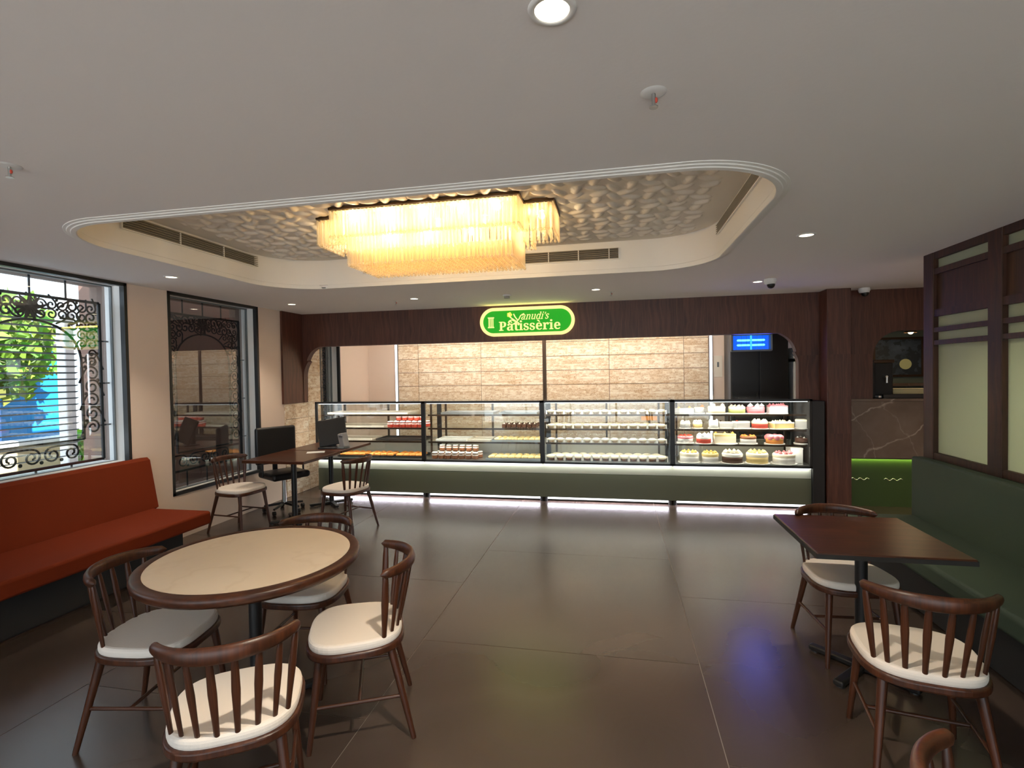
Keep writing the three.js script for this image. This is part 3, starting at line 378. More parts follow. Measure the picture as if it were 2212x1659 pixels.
// bay four: cakes, each its own
const blob = ball(1, 0, 0, 0, 1, 0.85, 1, 8, 6), swirl = lathe([[0, 1.3], [0.25, 0.9], [0.6, 0.75], [0.5, 0.6], [0.9, 0.35], [0.8, 0], [0, 0]], 10);
function cake(px, y, z, label, { r = 0.1, h = 0.09, body = C.cream, top = C.white, bits = C.red, shape = 'round', n = 7, geo = swirl, s = 0.022, plate = true }) {
  const x = 0.688 + (px - 1452) * 0.00527, c = thing(shape === 'slice' ? 'cake_slice' : 'cake', label + ' in the rightmost case', 'cake', [x, y, z], rr(-0.4, 0.4));
  const y0 = plate ? 0.008 : 0; if (plate) mesh('cake_board', cyl(r * 1.2, r * 1.2, 0.008, 0, 0.004, 0, 24), C.white, c);
  if (shape === 'round') { mesh('sponge', lathe([[0, y0], [r, y0], [r, y0 + h * 0.8], [0, y0 + h * 0.8]], 28), body, c); mesh('icing', lathe([[r * 1.015, y0 + h * 0.62], [r * 1.03, y0 + h * 0.85], [r * 0.94, y0 + h], [0, y0 + h]], 28), top, c); }
  else if (shape === 'slice') { const sh = new THREE.Shape([new THREE.Vector2(-r, -r * 0.7), new THREE.Vector2(r, -r * 0.35), new THREE.Vector2(r, r * 0.35), new THREE.Vector2(-r, r * 0.7)]); mesh('sponge', extrude(sh, h * 0.75).rotateX(-Math.PI / 2).translate(0, y0, 0), body, c); mesh('icing', extrude(sh, h * 0.25).rotateX(-Math.PI / 2).translate(0, y0 + h * 0.75, 0), top, c); }
  else { mesh('sponge', rbox(r * 2, h * 0.8, r * 1.3, 0.006, 0, y0 + h * 0.4, 0), body, c); mesh('icing', rbox(r * 2.02, h * 0.25, r * 1.32, 0.008, 0, y0 + h * 0.88, 0), top, c); }
  for (let k = 0; k < n; k++) { const a = (k / n) * 6.283, q = shape === 'round' ? r * 0.68 : 0, m = mesh('topping', geo, bits, c); m.position.set(shape === 'round' ? Math.cos(a) * q : (k / Math.max(1, n - 1) - 0.5) * r * 1.5, y0 + h, shape === 'round' ? Math.sin(a) * q : rr(-0.3, 0.3) * r); m.scale.setScalar(s * rr(0.85, 1.15)); m.rotation.y = rr(0, 6); }
  return c;
}
cake(1478, SHELF[0], -6.66, 'grey foil-wrapped cake at the left end of the top shelf', { shape: 'slab', r: 0.1, h: 0.06, body: C.grey, top: C.grey, bits: C.gold, n: 2, s: 0.02 });
cake(1512, SHELF[0], -6.7, 'small beige cake with an orange piece on the top shelf', { r: 0.06, h: 0.07, body: C.grey, top: C.cream, bits: C.orange, n: 1, s: 0.03 });
cake(1550, SHELF[0], -6.66, 'cream cake with one white swirl on the top shelf', { r: 0.1, h: 0.085, body: C.cream, top: C.cream, bits: C.white, n: 3, s: 0.03 });
cake(1594, SHELF[0], -6.66, 'pale yellow-green cake on the top shelf', { r: 0.095, h: 0.08, body: C.green, top: C.cream, bits: C.cream, n: 8, s: 0.018 });
cake(1634, SHELF[0], -6.66, 'pink cake with a white cream heap on the top shelf', { r: 0.1, h: 0.075, body: C.pink, top: C.pink, bits: C.white, n: 5, s: 0.032 });
cake(1680, SHELF[0], -6.66, 'white cake with pink piped stripes on the top shelf', { shape: 'slab', r: 0.1, h: 0.09, body: C.white, top: C.pink, bits: C.pink, n: 6, s: 0.02 });
cake(1480, SHELF[1], -6.66, 'white cream dessert at the left end of the middle shelf', { r: 0.06, h: 0.07, body: C.grey, top: C.white, bits: C.white, n: 5, s: 0.02 });
cake(1508, SHELF[1], -6.68, 'small yellow dessert with white cream on the middle shelf', { r: 0.055, h: 0.07, body: C.yellow, top: C.white, bits: C.white, n: 4, s: 0.022 });
cake(1543, SHELF[1], -6.66, 'bright white mousse cup on the middle shelf', { r: 0.055, h: 0.09, body: C.white, top: C.white, bits: C.white, n: 2, s: 0.018 });
cake(1572, SHELF[1], -6.7, 'grey and white slice beside the white mousse cup', { shape: 'slice', r: 0.08, h: 0.07, body: C.grey, top: C.white, bits: C.choc, n: 2, s: 0.012 });
cake(1604, SHELF[1], -6.66, 'pale slice with one red berry on the middle shelf', { shape: 'slice', r: 0.09, h: 0.08, body: C.grey, top: C.white, bits: C.red, n: 1, s: 0.016, geo: blob });
cake(1643, SHELF[1], -6.66, 'red-based dessert with white cream on the middle shelf', { r: 0.09, h: 0.085, body: C.red, top: C.cream, bits: C.white, n: 7, s: 0.022 });
cake(1688, SHELF[1], -6.66, 'long yellow cake with cream and pink crumbs on the middle shelf', { shape: 'slab', r: 0.12, h: 0.07, body: C.yellow, top: C.white, bits: C.cream, n: 7, s: 0.022 });
cake(1735, SHELF[1], -6.7, 'shaded beige box cake at the right end of the middle shelf', { shape: 'slab', r: 0.075, h: 0.1, body: C.grey, top: C.cream, bits: C.cream, n: 0 });
cake(1480, SHELF[2], -6.66, 'pink and white cake at the left end of the lower shelf', { r: 0.09, h: 0.08, body: C.white, top: C.pink, bits: C.red, n: 8, s: 0.018, geo: blob });
cake(1520, SHELF[2], -6.62, 'red cake with piled white cream on the lower shelf', { r: 0.085, h: 0.085, body: C.red, top: C.white, bits: C.white, n: 6, s: 0.03 });
cake(1566, SHELF[2], -6.64, 'large golden cheesecake wedge on the lower shelf', { shape: 'slice', r: 0.125, h: 0.11, body: C.cream, top: C.yellow, bits: C.gold, n: 3, s: 0.022 });
cake(1617, SHELF[2], -6.64, 'white mousse cake with a brown top on the lower shelf', { r: 0.09, h: 0.085, body: C.white, top: C.brown, bits: C.orange, n: 6, s: 0.018, geo: blob });
cake(1673, SHELF[2], -6.64, 'red-yellow cake crowned with a pink flower on the lower shelf', { r: 0.095, h: 0.07, body: C.orange, top: C.gold, bits: C.pink, n: 7, s: 0.042, geo: blob });
cake(1735, SHELF[2], -6.7, 'dark shaded cake at the right end of the lower shelf', { r: 0.08, h: 0.06, body: C.choc, top: C.choc, bits: C.grey, n: 4, s: 0.016 });
cake(1487, DECK, -6.6, 'white cake with a golden crumb top, first on the deck', { r: 0.11, h: 0.115, body: C.white, top: C.cream, bits: C.gold, n: 9, s: 0.022 });
cake(1533, DECK, -6.6, 'white cake with yellow swirls, second on the deck', { r: 0.095, h: 0.11, body: C.white, top: C.yellow, bits: C.gold, n: 8, s: 0.022 });
cake(1581, DECK, -6.6, 'chocolate cake under white ruffled cream, third on the deck', { r: 0.115, h: 0.115, body: C.choc, top: C.white, bits: C.cream, n: 9, s: 0.03 });
cake(1634, DECK, -6.6, 'pale yellow cake with yellow shavings, fourth on the deck', { r: 0.12, h: 0.12, body: C.yellow, top: C.cream, bits: C.yellow, n: 10, s: 0.026 });
cake(1690, DECK, -6.6, 'white cake with pinkish flakes, fifth on the deck', { r: 0.12, h: 0.115, body: C.white, top: C.cream, bits: C.pink, n: 9, s: 0.024 });
{ const t = thing('cake_box', 'white cake box at the right end of the deck', 'box', [2.1, DECK, -6.74]); mesh('box_body', rbox(0.13, 0.16, 0.2, 0.003, 0, 0.08, 0), C.white, t); mesh('lid', rbox(0.136, 0.02, 0.206, 0.003, 0, 0.17, 0), C.white, t); }
// ------------------------------------------------------------------ spindle-back chairs
function seatShape(k = 0) { const s = new THREE.Shape(), p = []; for (let i = 0; i < 48; i++) { const a = (i / 48) * 2 * Math.PI, c = Math.cos(a), d = Math.sin(a), e = 2 / 3.1; let x = Math.sign(c) * Math.abs(c) ** e * 0.218, y = Math.sign(d) * Math.abs(d) ** e * 0.212; x *= 1 + 0.06 * (y / 0.212) * -1; p.push(new THREE.Vector2(x * (1 + k), y * (1 + k))); } s.setFromPoints(p); return s; } // shape y = -z of the chair, so the front is a little wider
const spindleGeo = lathe([[0, 0], [0.0085, 0], [0.011, 0.12], [0.0145, 0.24], [0.0125, 0.34], [0.009, 0.4], [0, 0.4]].map(([x, y]) => [x, y / 0.4]), 10).scale(1, 1, 0.62);
const railArc = (t, y = 0) => { const a = (t - 0.5) * 2.3, R = 0.247; return V(Math.sin(a) * R, y, -0.265 + R * (1 - Math.cos(a))); };
const railPts = []; for (let i = 0; i <= 28; i++) railPts.push(railArc(i / 28, 0.765));
const railGeo = sweep(railPts, (t) => { const e = Math.min(1, Math.min(t, 1 - t) * 22), q = Math.sqrt(Math.max(0.02, 1 - (1 - e) ** 2)); return [0.0165 * q, (0.019 + 0.012 * Math.sin(Math.PI * t)) * q]; }, (t) => { const a = (t - 0.5) * 2.3; return V(Math.sin(a), 0, -Math.cos(a)); }, 12);
function makeChair(label, at, turn) {
  const c = thing('spindle_chair', label, 'chair', at, turn, 'spindle-back chairs');
  mesh('seat_frame', uvm(extrude(seatShape(), 0.016, 0.009).rotateX(-Math.PI / 2).translate(0, 0.409, 0)), M.chair, c);
  mesh('cushion', uvm(extrude(seatShape(-0.08), 0.012, 0.0165, 16).rotateX(-Math.PI / 2).translate(0, 0.443, 0)), M.seat, c).userData.label = 'cream upholstered cushion';
  mesh('top_rail', railGeo, M.chair, c);
  for (let k = 0; k < 8; k++) {
    const t = 0.045 + (k / 7) * 0.91, b = railArc(t, 0.425), top = railArc(t, 0.76), bot = V(b.x * 0.82, 0.425, -0.165 + (b.z + 0.265) * 0.55 - 0.03), d = top.clone().sub(bot), m = mesh('spindle', spindleGeo, M.chair, c), end = k === 0 || k === 7 ? 1.25 : 1;
    m.position.copy(bot); m.quaternion.setFromUnitVectors(V(0, 1, 0), d.clone().normalize()).multiply(new THREE.Quaternion().setFromAxisAngle(V(0, 1, 0), -(t - 0.5) * 2.3)); m.scale.set(end, d.length(), end);
  }
  const L = [[0.165, 0.15, 0.198, 0.2], [-0.165, 0.15, -0.198, 0.2], [0.155, -0.155, 0.205, -0.25], [-0.155, -0.155, -0.205, -0.25]];
  for (const [x, z, bx, bz] of L) mesh('leg', rod(V(bx, 0, bz), V(x, 0.412, z), 0.0115, 0.0195, 10), M.chair, c);
  const at2 = ([x, z, bx, bz], f) => V(bx + (x - bx) * f, 0.412 * f, bz + (z - bz) * f); mesh('stretcher', rod(at2(L[0], 0.46), at2(L[2], 0.46), 0.008, 0.008), M.chair, c); mesh('stretcher', rod(at2(L[1], 0.46), at2(L[3], 0.46), 0.008, 0.008), M.chair, c); mesh('stretcher', rod(at2(L[0], 0.46).lerp(at2(L[2], 0.46), 0.5), at2(L[1], 0.46).lerp(at2(L[3], 0.46), 0.5), 0.008, 0.008), M.chair, c);
  return c;
}
const deg = Math.PI / 180;
const chair0 = makeChair('walnut spindle chair at the right side of the round table', [-1.234, 0, -2.246], -65 * deg);
copy(chair0, [-1.385, 0, -1.635], -149 * deg, 'walnut spindle chair with its back to the camera at the round table');
copy(chair0, [-2.15, 0, -2.05], 100 * deg, 'walnut spindle chair at the left side of the round table by the orange bench');
copy(chair0, [-1.766, 0, -2.644], 6 * deg, 'walnut spindle chair pushed in behind the round table');
copy(chair0, [1.303, 0, -3.285], 4 * deg, 'walnut spindle chair on the far side of the square table by the green bench');
copy(chair0, [1.218, 0, -2.421], 170 * deg, 'walnut spindle chair with its back to the camera at the square table');
copy(chair0, [-2.866, 0, -5.063], -101 * deg, 'walnut spindle chair right of the far tables, before the counter');
copy(chair0, [-4.02, 0, -4.88], 84 * deg, 'walnut spindle chair left of the far tables beneath the dark window');
copy(chair0, [0.885, 0, -1.16], 86 * deg, 'walnut chair cut off at the bottom right corner of the photo');

// ------------------------------------------------------------------ tables
function pedestal(t, h, foot = 0.27) { mesh('column', cyl(0.03, 0.03, h - 0.06, 0, (h - 0.06) / 2 + 0.04, 0), M.black, t); mesh('mounting_plate', rbox(0.3, 0.012, 0.3, 0.004, 0, h - 0.006, 0), M.black, t); for (let k = 0; k < 4; k++) { const a = k * Math.PI / 2 + Math.PI / 4, f = mesh('foot', rbox(foot, 0.03, 0.05, 0.01, foot / 2, 0.022, 0), M.black, t); f.rotation.y = a; mesh('foot_pad', cyl(0.02, 0.022, 0.012, foot - 0.03, -0.0, 0, 12).translate(0, 0.006, 0), M.black, f); } }
{
  const r = thing('round_table', 'round table with a cream marble top and walnut rim', 'table', [-1.79, 0, -2.25]);
  mesh('rim', lathe([[0.455, 0.752], [0.462, 0.76], [0.498, 0.76], [0.508, 0.754], [0.511, 0.742], [0.508, 0.725], [0.495, 0.712], [0.42, 0.712], [0.42, 0.735]], 72), M.chair, r); mesh('stone_top', uvm(cyl(0.461, 0.461, 0.022, 0, 0.747, 0, 72)), M.cream, r); pedestal(r, 0.725, 0.3);
  const s = thing('square_table', 'square walnut table beside the green bench', 'table', [1.29, 0, -3.08]); mesh('table_top', uvm(rbox(0.68, 0.03, 0.7, 0.006, 0, 0.735, 0), 0.8, 0, 0, true), M.tabletop, s); mesh('edge_band', [box(0.684, 0.022, 0.012, 0, 0.731, 0.346), box(0.684, 0.022, 0.012, 0, 0.731, -0.346), box(0.012, 0.022, 0.7, -0.337, 0.731, 0), box(0.012, 0.022, 0.7, 0.337, 0.731, 0)], M.dark, s); pedestal(s, 0.722);
  const far = (label, z) => { const t = thing('square_table', label, 'table', [-3.62, 0, z]); mesh('table_top', uvm(rbox(0.75, 0.032, 0.75, 0.006, 0, 0.734, 0), 0.8, 0, 0, true), M.tabletop, t); pedestal(t, 0.72); };
  far('nearer of the two walnut tables pushed together before the counter', -5.245); far('farther of the two walnut tables, carrying the till screen', -6.02);
}
// ------------------------------------------------------------------ till, card reader, office chair
{
  const m = thing('till_screen', 'black till screen leaning back on the far walnut table', 'screen', [-3.52, 0.75, -5.86], 0.3);
  mesh('base', rbox(0.26, 0.02, 0.2, 0.006, 0, 0.01, 0), M.black, m); const s = mesh('screen_slab', rbox(0.34, 0.34, 0.03, 0.01, 0, 0, 0), M.black, m); s.position.set(0.02, 0.2, -0.02); s.rotation.set(-0.35, 0, 0.16); mesh('arm', rbox(0.1, 0.2, 0.05, 0.01, 0, 0.11, -0.07), M.black, m);
  const p = thing('receipt_printer', 'grey receipt printer beside the till screen', 'printer', [-3.33, 0.75, -5.84], -0.2); const b = mesh('printer_body', rbox(0.08, 0.18, 0.1, 0.015, 0, 0, 0), col(0.3, 0.29, 0.29, 0.4), p); b.position.y = 0.1; b.rotation.z = 0.22; mesh('paper_slot', box(0.05, 0.01, 0.102, -0.0, 0.15, 0.004), M.black, p); mesh('foot', rbox(0.1, 0.02, 0.11, 0.005, 0, 0.01, 0), M.slat, p);
  const pp = thing('paper_sheet', 'white sheet of paper on the seam of the far tables', 'paper', [-3.5, 0.7505, -5.5], 0.5); mesh('sheet', rbox(0.2, 0.002, 0.14, 0.0008, 0, 0.001, 0), M.white, pp); mesh('folded_corner', rbox(0.04, 0.0016, 0.04, 0.0006, 0.07, 0.003, 0.04), M.white, pp);
  const o = thing('office_chair', 'black office chair between the far tables and the wall', 'chair', [-4.02, 0, -5.62], 60 * deg);
  mesh('backrest', rbox(0.5, 0.46, 0.06, 0.05, 0, 0.8, -0.2, 4), M.black, o); mesh('seat', rbox(0.46, 0.08, 0.44, 0.035, 0, 0.46, 0.02, 4), M.black, o); mesh('back_bracket', rbox(0.06, 0.3, 0.02, 0.006, 0, 0.55, -0.235), M.black, o); mesh('gas_lift', cyl(0.022, 0.028, 0.34, 0, 0.26, 0), M.steel, o);
  for (const s of [-1, 1]) { mesh('armrest', rbox(0.05, 0.025, 0.22, 0.01, s * 0.25, 0.66, 0.0), M.black, o); mesh('arm_post', rod(V(s * 0.25, 0.46, 0.0), V(s * 0.25, 0.655, 0.0), 0.012), M.black, o); }
  for (let k = 0; k < 5; k++) { const a = (k / 5) * 6.283, x = Math.cos(a), z = Math.sin(a); const l = mesh('star_leg', rod(V(0, 0.1, 0), V(x * 0.23, 0.075, z * 0.23), 0.018, 0.014), M.black, o); mesh('castor', cyl(0.026, 0.026, 0.03, 0, 0, 0, 14).rotateZ(Math.PI / 2).translate(x * 0.23, 0.027, z * 0.23), M.black, l); }
}
// ------------------------------------------------------------------ benches
{
  const b = thing('orange_bench', 'long burnt-orange upholstered bench under the bright window', 'bench', [-4.03, 0, -1.65]);
  const prof = new THREE.Shape([[-0.27, 0.42], [-0.225, 0.45], [-0.305, 0.885], [-0.33, 0.905], [-0.385, 0.9], [-0.39, 0.42]].map(([x, y]) => new THREE.Vector2(x, y)));
  mesh('back_cushion', uvm(extrude(prof, 4.8, 0.008).translate(0, 0, -2.42)), M.orange, b); mesh('seat_cushion', rbox(0.66, 0.12, 4.76, 0.025, 0.07, 0.385, -0.0, 3), M.orange, b); mesh('base', box(0.5, 0.3, 4.6, -0.04, 0.165, 0.05), M.dark, b); mesh('plinth', box(0.46, 0.03, 4.6, -0.04, 0.015, 0.05), M.black, b);
  const g = thing('green_bench', 'dark green upholstered bench along the glazed partition', 'bench', [2.16, 0, -2.35]);
  mesh('back_cushion', rbox(0.09, 0.52, 4.78, 0.02, 0.235, 0.66, 0, 3), M.green, g); mesh('seat_cushion', rbox(0.52, 0.12, 4.76, 0.03, -0.05, 0.385, 0, 3), M.green, g); mesh('base', box(0.4, 0.32, 4.7, 0.02, 0.165, 0), M.dark, g);
}
// ------------------------------------------------------------------ glazed partition on the right
{
  const p = thing('partition', 'dark timber partition with frosted greenish glass panes on the right', 'partition', [PART_X + 0.04, 0, 0]); const t = 0.04;
  const Z0 = -4.763, N = 8, PZ = 0.735, rails = [[0.915, 0.965], [1.815, 1.85], [1.915, 1.95], [2.035, 2.09], [2.365, 2.41], [2.485, CEIL]];
  for (let k = 0; k <= N; k++) mesh('post', uvm(rbox(0.085, CEIL, 0.13, 0.006, 0, CEIL / 2, Z0 + 0.065 + k * PZ), 0.9), M.wood, p);
  for (let k = 0; k < N; k++) { const a = Z0 + 0.13 + k * PZ, b = Z0 + PZ + k * PZ;
    for (const [y0, y1] of rails) mesh('rail', uvm(span(-t + 0.004, t - 0.004, y0, y1, a, b), 0.9), M.wood, p);
    mesh('glass_pane', span(-0.004, 0.004, 0.965, 1.815, a, b), M.frosted, p); mesh('glass_pane', span(-0.004, 0.004, 1.85, 1.915, a, b), M.frosted, p); mesh('glass_pane', span(-0.004, 0.004, 1.95, 2.035, a, b), M.frosted, p); mesh('glass_pane', span(-0.004, 0.004, 2.41, 2.485, a, b), M.frosted, p); mesh('timber_panel', uvm(span(-0.015, 0.015, 2.09, 2.365, a, b), 0.9), M.wood, p); mesh('base_panel', span(-0.03, 0.03, 0, 0.915, a, b), M.green, p); }
}
// ------------------------------------------------------------------ ceiling fittings
function downlight(label, x, z, I = 5, angle = 0.75) {
  const d = thing('downlight', label, 'lamp', [x, CEIL, z], 0, 'recessed ceiling downlights');
  mesh('trim_ring', lathe([[0.042, 0.002], [0.044, -0.006], [0.056, -0.005], [0.06, 0.0]], 28), M.white, d); mesh('lens', cyl(0.043, 0.043, 0.004, 0, -0.001, 0, 28), G.warm, d);
  const s = new THREE.SpotLight(rgb(1, 0.86, 0.68), I, 0, angle, 0.7, 2); s.position.set(0, -0.012, 0); s.target.position.set(0, -2, 0); s.shadow.radius = 2; s.castShadow = true; d.add(s, s.target); return d;
}
downlight('bright round downlight at the top of the photo', -0.142, -1.277, 15, 1.05); downlight('downlight left of the recess by the bright window', -3.79, -3.833); downlight('downlight in the far left corner by the timber panel', -3.88, -5.666); downlight('downlight second from the left before the fascia', -2.298, -5.69); downlight('downlight right of the lit sign before the fascia', -0.2, -5.66); downlight('downlight beside the dark camera dome', 1.43, -5.66); downlight('downlight right of the recess', 1.26, -3.779);
for (const [x, z, l] of [[3.5, -5.5, 'downlight behind the partition near the bar'], [3.5, -3.7, 'downlight behind the middle of the partition'], [3.5, -1.8, 'downlight behind the near end of the partition']]) downlight(l, x, z, z < -5 ? 4 : 15, z < -5 ? 0.8 : 1.1);
function sprinkler(label, x, z) { const s = thing('sprinkler', label, 'sprinkler', [x, CEIL, z], 0, 'ceiling sprinklers'); mesh('rosette', lathe([[0, -0.004], [0.03, -0.006], [0.042, 0.0]], 24), M.white, s); mesh('stem', rod(V(0, -0.005, 0), V(0, -0.045, 0), 0.006), M.steel, s); mesh('deflector', cyl(0.014, 0.014, 0.003, 0, -0.047, 0, 14), M.steel, s); mesh('glass_bulb', ball(0.005, 0.008, -0.025, 0, 1, 1.8, 1), C.red, s); }
sprinkler('chrome sprinkler with a round rosette near the top of the photo', 0.13, -1.726); sprinkler('sprinkler on the ceiling at the left edge of the photo', -2.44, -1.691); sprinkler('small sprinkler before the fascia, left of the second downlight', -2.578, -5.8); sprinkler('small sprinkler before the fascia, right of the sign', -0.04, -5.87);
{
  const a = thing('ceiling_speaker', 'flush round speaker in the ceiling left of the sign', 'speaker', [-1.815, CEIL, -5.774]); mesh('grille_disc', cyl(0.085, 0.085, 0.004, 0, -0.002, 0, 32), M.ceiling, a); mesh('rim', lathe([[0.083, 0], [0.088, -0.006], [0.094, 0]], 32), M.ceiling, a);
  const b = thing('smoke_detector', 'small grey detector in the ceiling above the sign', 'detector', [-1.202, CEIL, -5.748]); mesh('base', cyl(0.045, 0.05, 0.015, 0, -0.0075, 0, 24), M.white, b); mesh('head', cyl(0.03, 0.036, 0.025, 0, -0.027, 0, 24), col(0.4, 0.38, 0.36), b);
  const dome = (label, x, z) => { const c = thing('camera_dome', label, 'camera', [x, CEIL, z]); mesh('base', cyl(0.055, 0.06, 0.03, 0, -0.015, 0, 28), M.white, c); mesh('collar', lathe([[0.055, -0.03], [0.05, -0.05], [0.035, -0.055]], 24), M.white, c); mesh('lens_ball', ball(0.038, 0.006, -0.058, 0.006), M.black, c); };
  dome('security camera dome with a black lens beside a downlight', 1.515, -5.54); dome('white security camera under the ceiling by the walnut post', 2.76, -6.5);
}
// ------------------------------------------------------------------ air vents in the recess sides
function vent(label, at, turn, w, h, slats, dividers) { const v = thing('air_vent', label, 'vent', at, turn, 'air vents'); mesh('backing', box(w, h, 0.004, 0, 0, 0.002), M.dark, v); mesh('vent_frame', [box(w + 0.012, 0.008, 0.012, 0, h / 2, 0.006), box(w + 0.012, 0.008, 0.012, 0, -h / 2, 0.006), box(0.008, h, 0.012, -w / 2, 0, 0.006), box(0.008, h, 0.012, w / 2, 0, 0.006)], M.recess, v); for (let k = 0; k < slats; k++) { const s = mesh('slat', box(w - 0.006, 0.004, 0.014, 0, 0, 0), M.ventSlat, v); s.position.set(0, -h / 2 + (k + 0.5) * h / slats, 0.008); s.rotation.x = -0.5; } for (const d of dividers) mesh('divider', box(0.008, h, 0.014, d, 0, 0.007), M.recess, v); }
vent('long slatted air vent in the left side of the recess', [-3.298, 2.735, -3.62], Math.PI / 2, 1.36, 0.1, 6, [-0.2, 0.25]);
vent('air vent in the right side of the recess', [0.798, 2.742, -3.72], -Math.PI / 2, 1.3, 0.08, 5, []);
vent('long slatted air vent in the far side of the recess behind the chandelier', [-1.185, 2.694, -4.678], 0, 2.45, 0.1, 6, [-0.9, -0.6, -0.3, 0, 0.3, 0.6, 0.87, 1.14]);
// ------------------------------------------------------------------ chandelier
{
  const CX = -1.24, CZ = -3.56, TOP = CEIL + 0.255, c = thing('chandelier', 'large tiered crystal-rod chandelier glowing gold in the ceiling recess', 'chandelier', [CX, TOP, CZ]);
  mesh('mounting_plate', [box(1.32, 0.02, 0.72, 0, -0.01, 0), box(1.72, 0.02, 0.38, 0, -0.01, 0)], M.bronze, c); mesh('reflector', [box(1.28, 0.004, 0.68, 0, -0.023, 0), box(1.68, 0.004, 0.34, 0, -0.0235, 0)], col(0.85, 0.72, 0.45, 0.5), c);
  const rodG = (len) => merge([new THREE.CylinderGeometry(0.0075, 0.0075, len, 6).translate(0, -len / 2, 0), new THREE.SphereGeometry(0.0115, 8, 6).translate(0, -len - 0.004, 0)]);
  const upG = rodG(0.17), loG = rodG(0.34), list = [];
  const edge = (pts, step) => { const o = []; for (let i = 0; i < pts.length; i++) { const a = pts[i], b = pts[(i + 1) % pts.length], L = Math.hypot(b[0] - a[0], b[1] - a[1]), n = Math.max(1, Math.round(L / step)); for (let k = 0; k < n; k++) o.push([a[0] + (b[0] - a[0]) * k / n, a[1] + (b[1] - a[1]) * k / n]); } return o; };
  const cross = (k) => [[-0.65 + k, 0.35 - k], [0.65 - k, 0.35 - k], [0.65 - k, 0.18 - k], [0.85 - k, 0.18 - k], [0.85 - k, -0.18 + k], [0.65 - k, -0.18 + k], [0.65 - k, -0.35 + k], [-0.65 + k, -0.35 + k], [-0.65 + k, -0.18 + k], [-0.85 + k, -0.18 + k], [-0.85 + k, 0.18 - k], [-0.65 + k, 0.18 - k]];
  const rect = (a, b) => [[-a, b], [a, b], [a, -b], [-a, -b]];
  const outer = edge(cross(0), 0.028), low = edge(rect(0.585, 0.235), 0.028);
  outer.forEach(([x, z]) => list.push([upG, x, z])); low.forEach(([x, z]) => list.push([loG, x, z]));
  list.sort((a, b) => b[2] - a[2]); list.slice(0, 300).forEach(([g, x, z]) => { const m = mesh('crystal_rod', g, M.crystal, c); m.position.set(x, -0.025, z); });
  const rest = list.slice(300).map(([g, x, z]) => g.clone().translate(x, -0.025, z));
  for (const k of [0.045, 0.09]) edge(cross(k), 0.045).forEach(([x, z]) => rest.push(upG.clone().translate(x, -0.025 + k * 0.25, z)));
  for (let x = -0.555; x < 0.57; x += 0.037) for (let z = -0.2; z < 0.21; z += 0.04) rest.push(rodG(0.1).translate(x, -0.265, z));
  const st = mesh('inner_crystals', merge(rest), M.crystal, c); st.userData.kind = 'stuff';
  mesh('hanging_grid', box(1.13, 0.004, 0.44, 0, -0.262, 0), phy({ color: rgb(1, 0.95, 0.85), transmission: 0.9, roughness: 0.6, thickness: 0 }), c);
  for (const [x, z] of [[-0.5, 0.27], [-0.25, 0.27], [0, 0.27], [0.25, 0.27], [0.5, 0.27], [-0.5, -0.27], [-0.17, -0.27], [0.17, -0.27], [0.5, -0.27], [-0.75, 0], [0.75, 0], [-0.35, 0], [0, 0], [0.35, 0]]) { const b = mesh('bulb', lathe([[0, -0.05], [0.018, -0.042], [0.025, -0.025], [0.014, -0.004], [0.012, 0.0]], 14).translate(x, -0.035, z), G.bulb, c); point(b, rgb(1, 0.86, 0.62), 0.32, [x, -0.06, z], 1); }
}
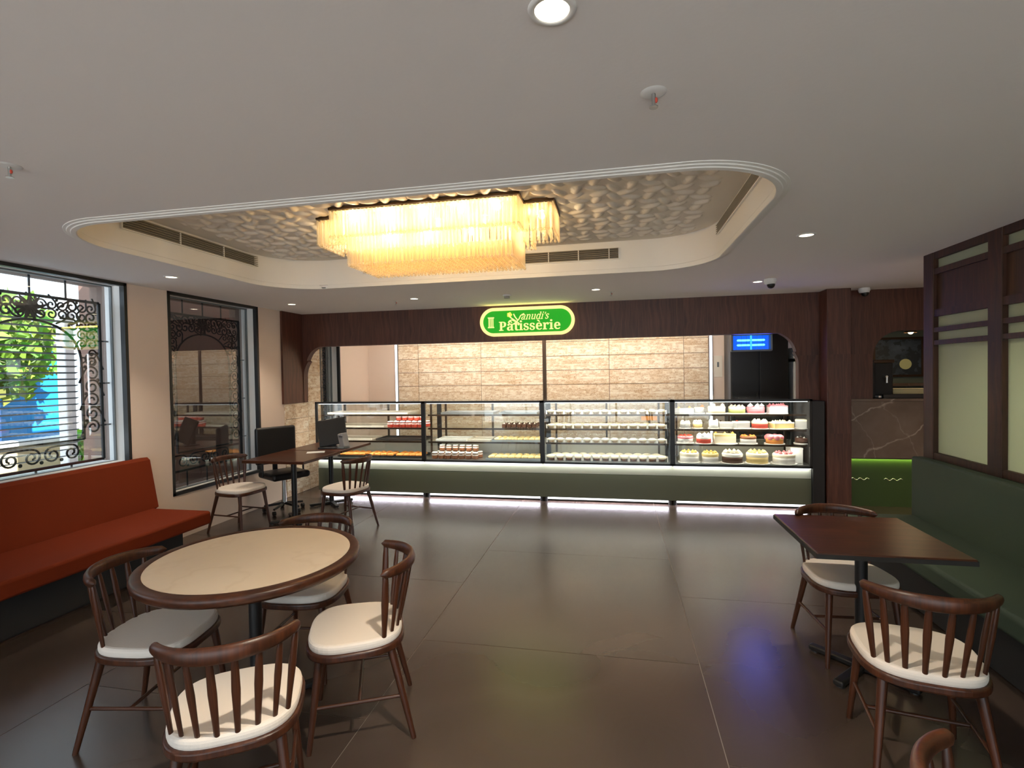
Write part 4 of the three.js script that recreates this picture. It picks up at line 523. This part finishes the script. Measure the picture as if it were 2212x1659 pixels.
// ------------------------------------------------------------------ lit sign
{
  const s = thing('shop_sign', 'glowing green oval sign with cream border and lettering on the fascia', 'sign', [-1.128, 2.322, FASCIA_Z + 0.005]);
  const stadium = (w, h, T2) => rrect(-w / 2, -h / 2, w / 2, h / 2, h / 2 - 0.0005, T2);
  const ring = stadium(1.245, 0.372); ring.holes.push(stadium(1.165, 0.292, THREE.Path)); mesh('border', extrude(ring, 0.05, 0, 20), G.signCream, s).userData.label = 'cream glowing border'; mesh('face', extrude(stadium(1.165, 0.292), 0.03, 0, 20), G.signGreen, s).userData.label = 'green glowing face';
  const loader = new FontLoader(), bold = await loader.loadAsync('fonts/droid/droid_serif_bold.typeface.json'), reg = await loader.loadAsync('fonts/droid/droid_serif_regular.typeface.json');
  const text = (name, str, font, size, x, y, shear = 0, sx = 1) => { const g = new TextGeometry(str, { font, size, depth: 0.012, curveSegments: 4 }); g.computeBoundingBox(); g.applyMatrix4(new THREE.Matrix4().set(sx, shear, 0, 0, 0, 1, 0, 0, 0, 0, 1, 0, 0, 0, 0, 1)); g.translate(x, y, 0.031); return mesh(name, g, G.signCream, s); };
  text('lettering', 'Pâtissèrie', bold, 0.118, -0.372, -0.115, 0, 1.0); text('script_lettering', 'anudi’s'.replace('’', "'"), reg, 0.088, -0.078, 0.022, 0.32, 0.86);
  const stroke = (pts, r) => mesh('script_stroke', tube(pts.map(([x, y]) => V(x, y, 0.038)), r, 40, 6), G.signCream, s);
  stroke([[-0.235, 0.105], [-0.215, 0.06], [-0.15, 0.01], [-0.1, -0.03], [-0.11, -0.05]], 0.009); stroke([[-0.03, 0.1], [-0.075, 0.075], [-0.1, 0.03], [-0.13, 0.0], [-0.2, -0.04], [-0.24, -0.005], [-0.2, 0.02], [-0.15, 0.0]], 0.007); stroke([[-0.17, 0.1], [-0.15, 0.06], [-0.12, 0.02]], 0.008);
  for (let k = 0; k < 5; k++) { const a = k / 5 * 6.283; mesh('flower_petal', ball(0.016, -0.225 + Math.cos(a) * 0.02, 0.09 + Math.sin(a) * 0.02, 0.034, 1, 1, 0.4, 8, 6), glow(0.75, 0.8, 0.08, 1), s); }
  for (const x of [-0.5, -0.475, -0.45]) mesh('emblem_bar', rbox(0.014, 0.12, 0.012, 0.003, x, -0.005, 0.037), G.signCream, s); mesh('emblem_cap', [rbox(0.085, 0.014, 0.012, 0.003, -0.475, 0.058, 0.037), rbox(0.085, 0.014, 0.012, 0.003, -0.475, -0.068, 0.037)], G.signCream, s);
  area(s, 1.1, 0.03, rgb(1, 0.85, 0.18), 5, [0, 0.165, 0.062], [0, 0.8, 0.9]); area(s, 1.0, 0.3, rgb(0.25, 0.8, 0.2), 0.25, [0, 0, 0.06], [0, 0, 1]);
}
scene.traverse((o) => { if (o.isLight && o.shadow) o.castShadow = true; });
renderer.render(scene, camera);
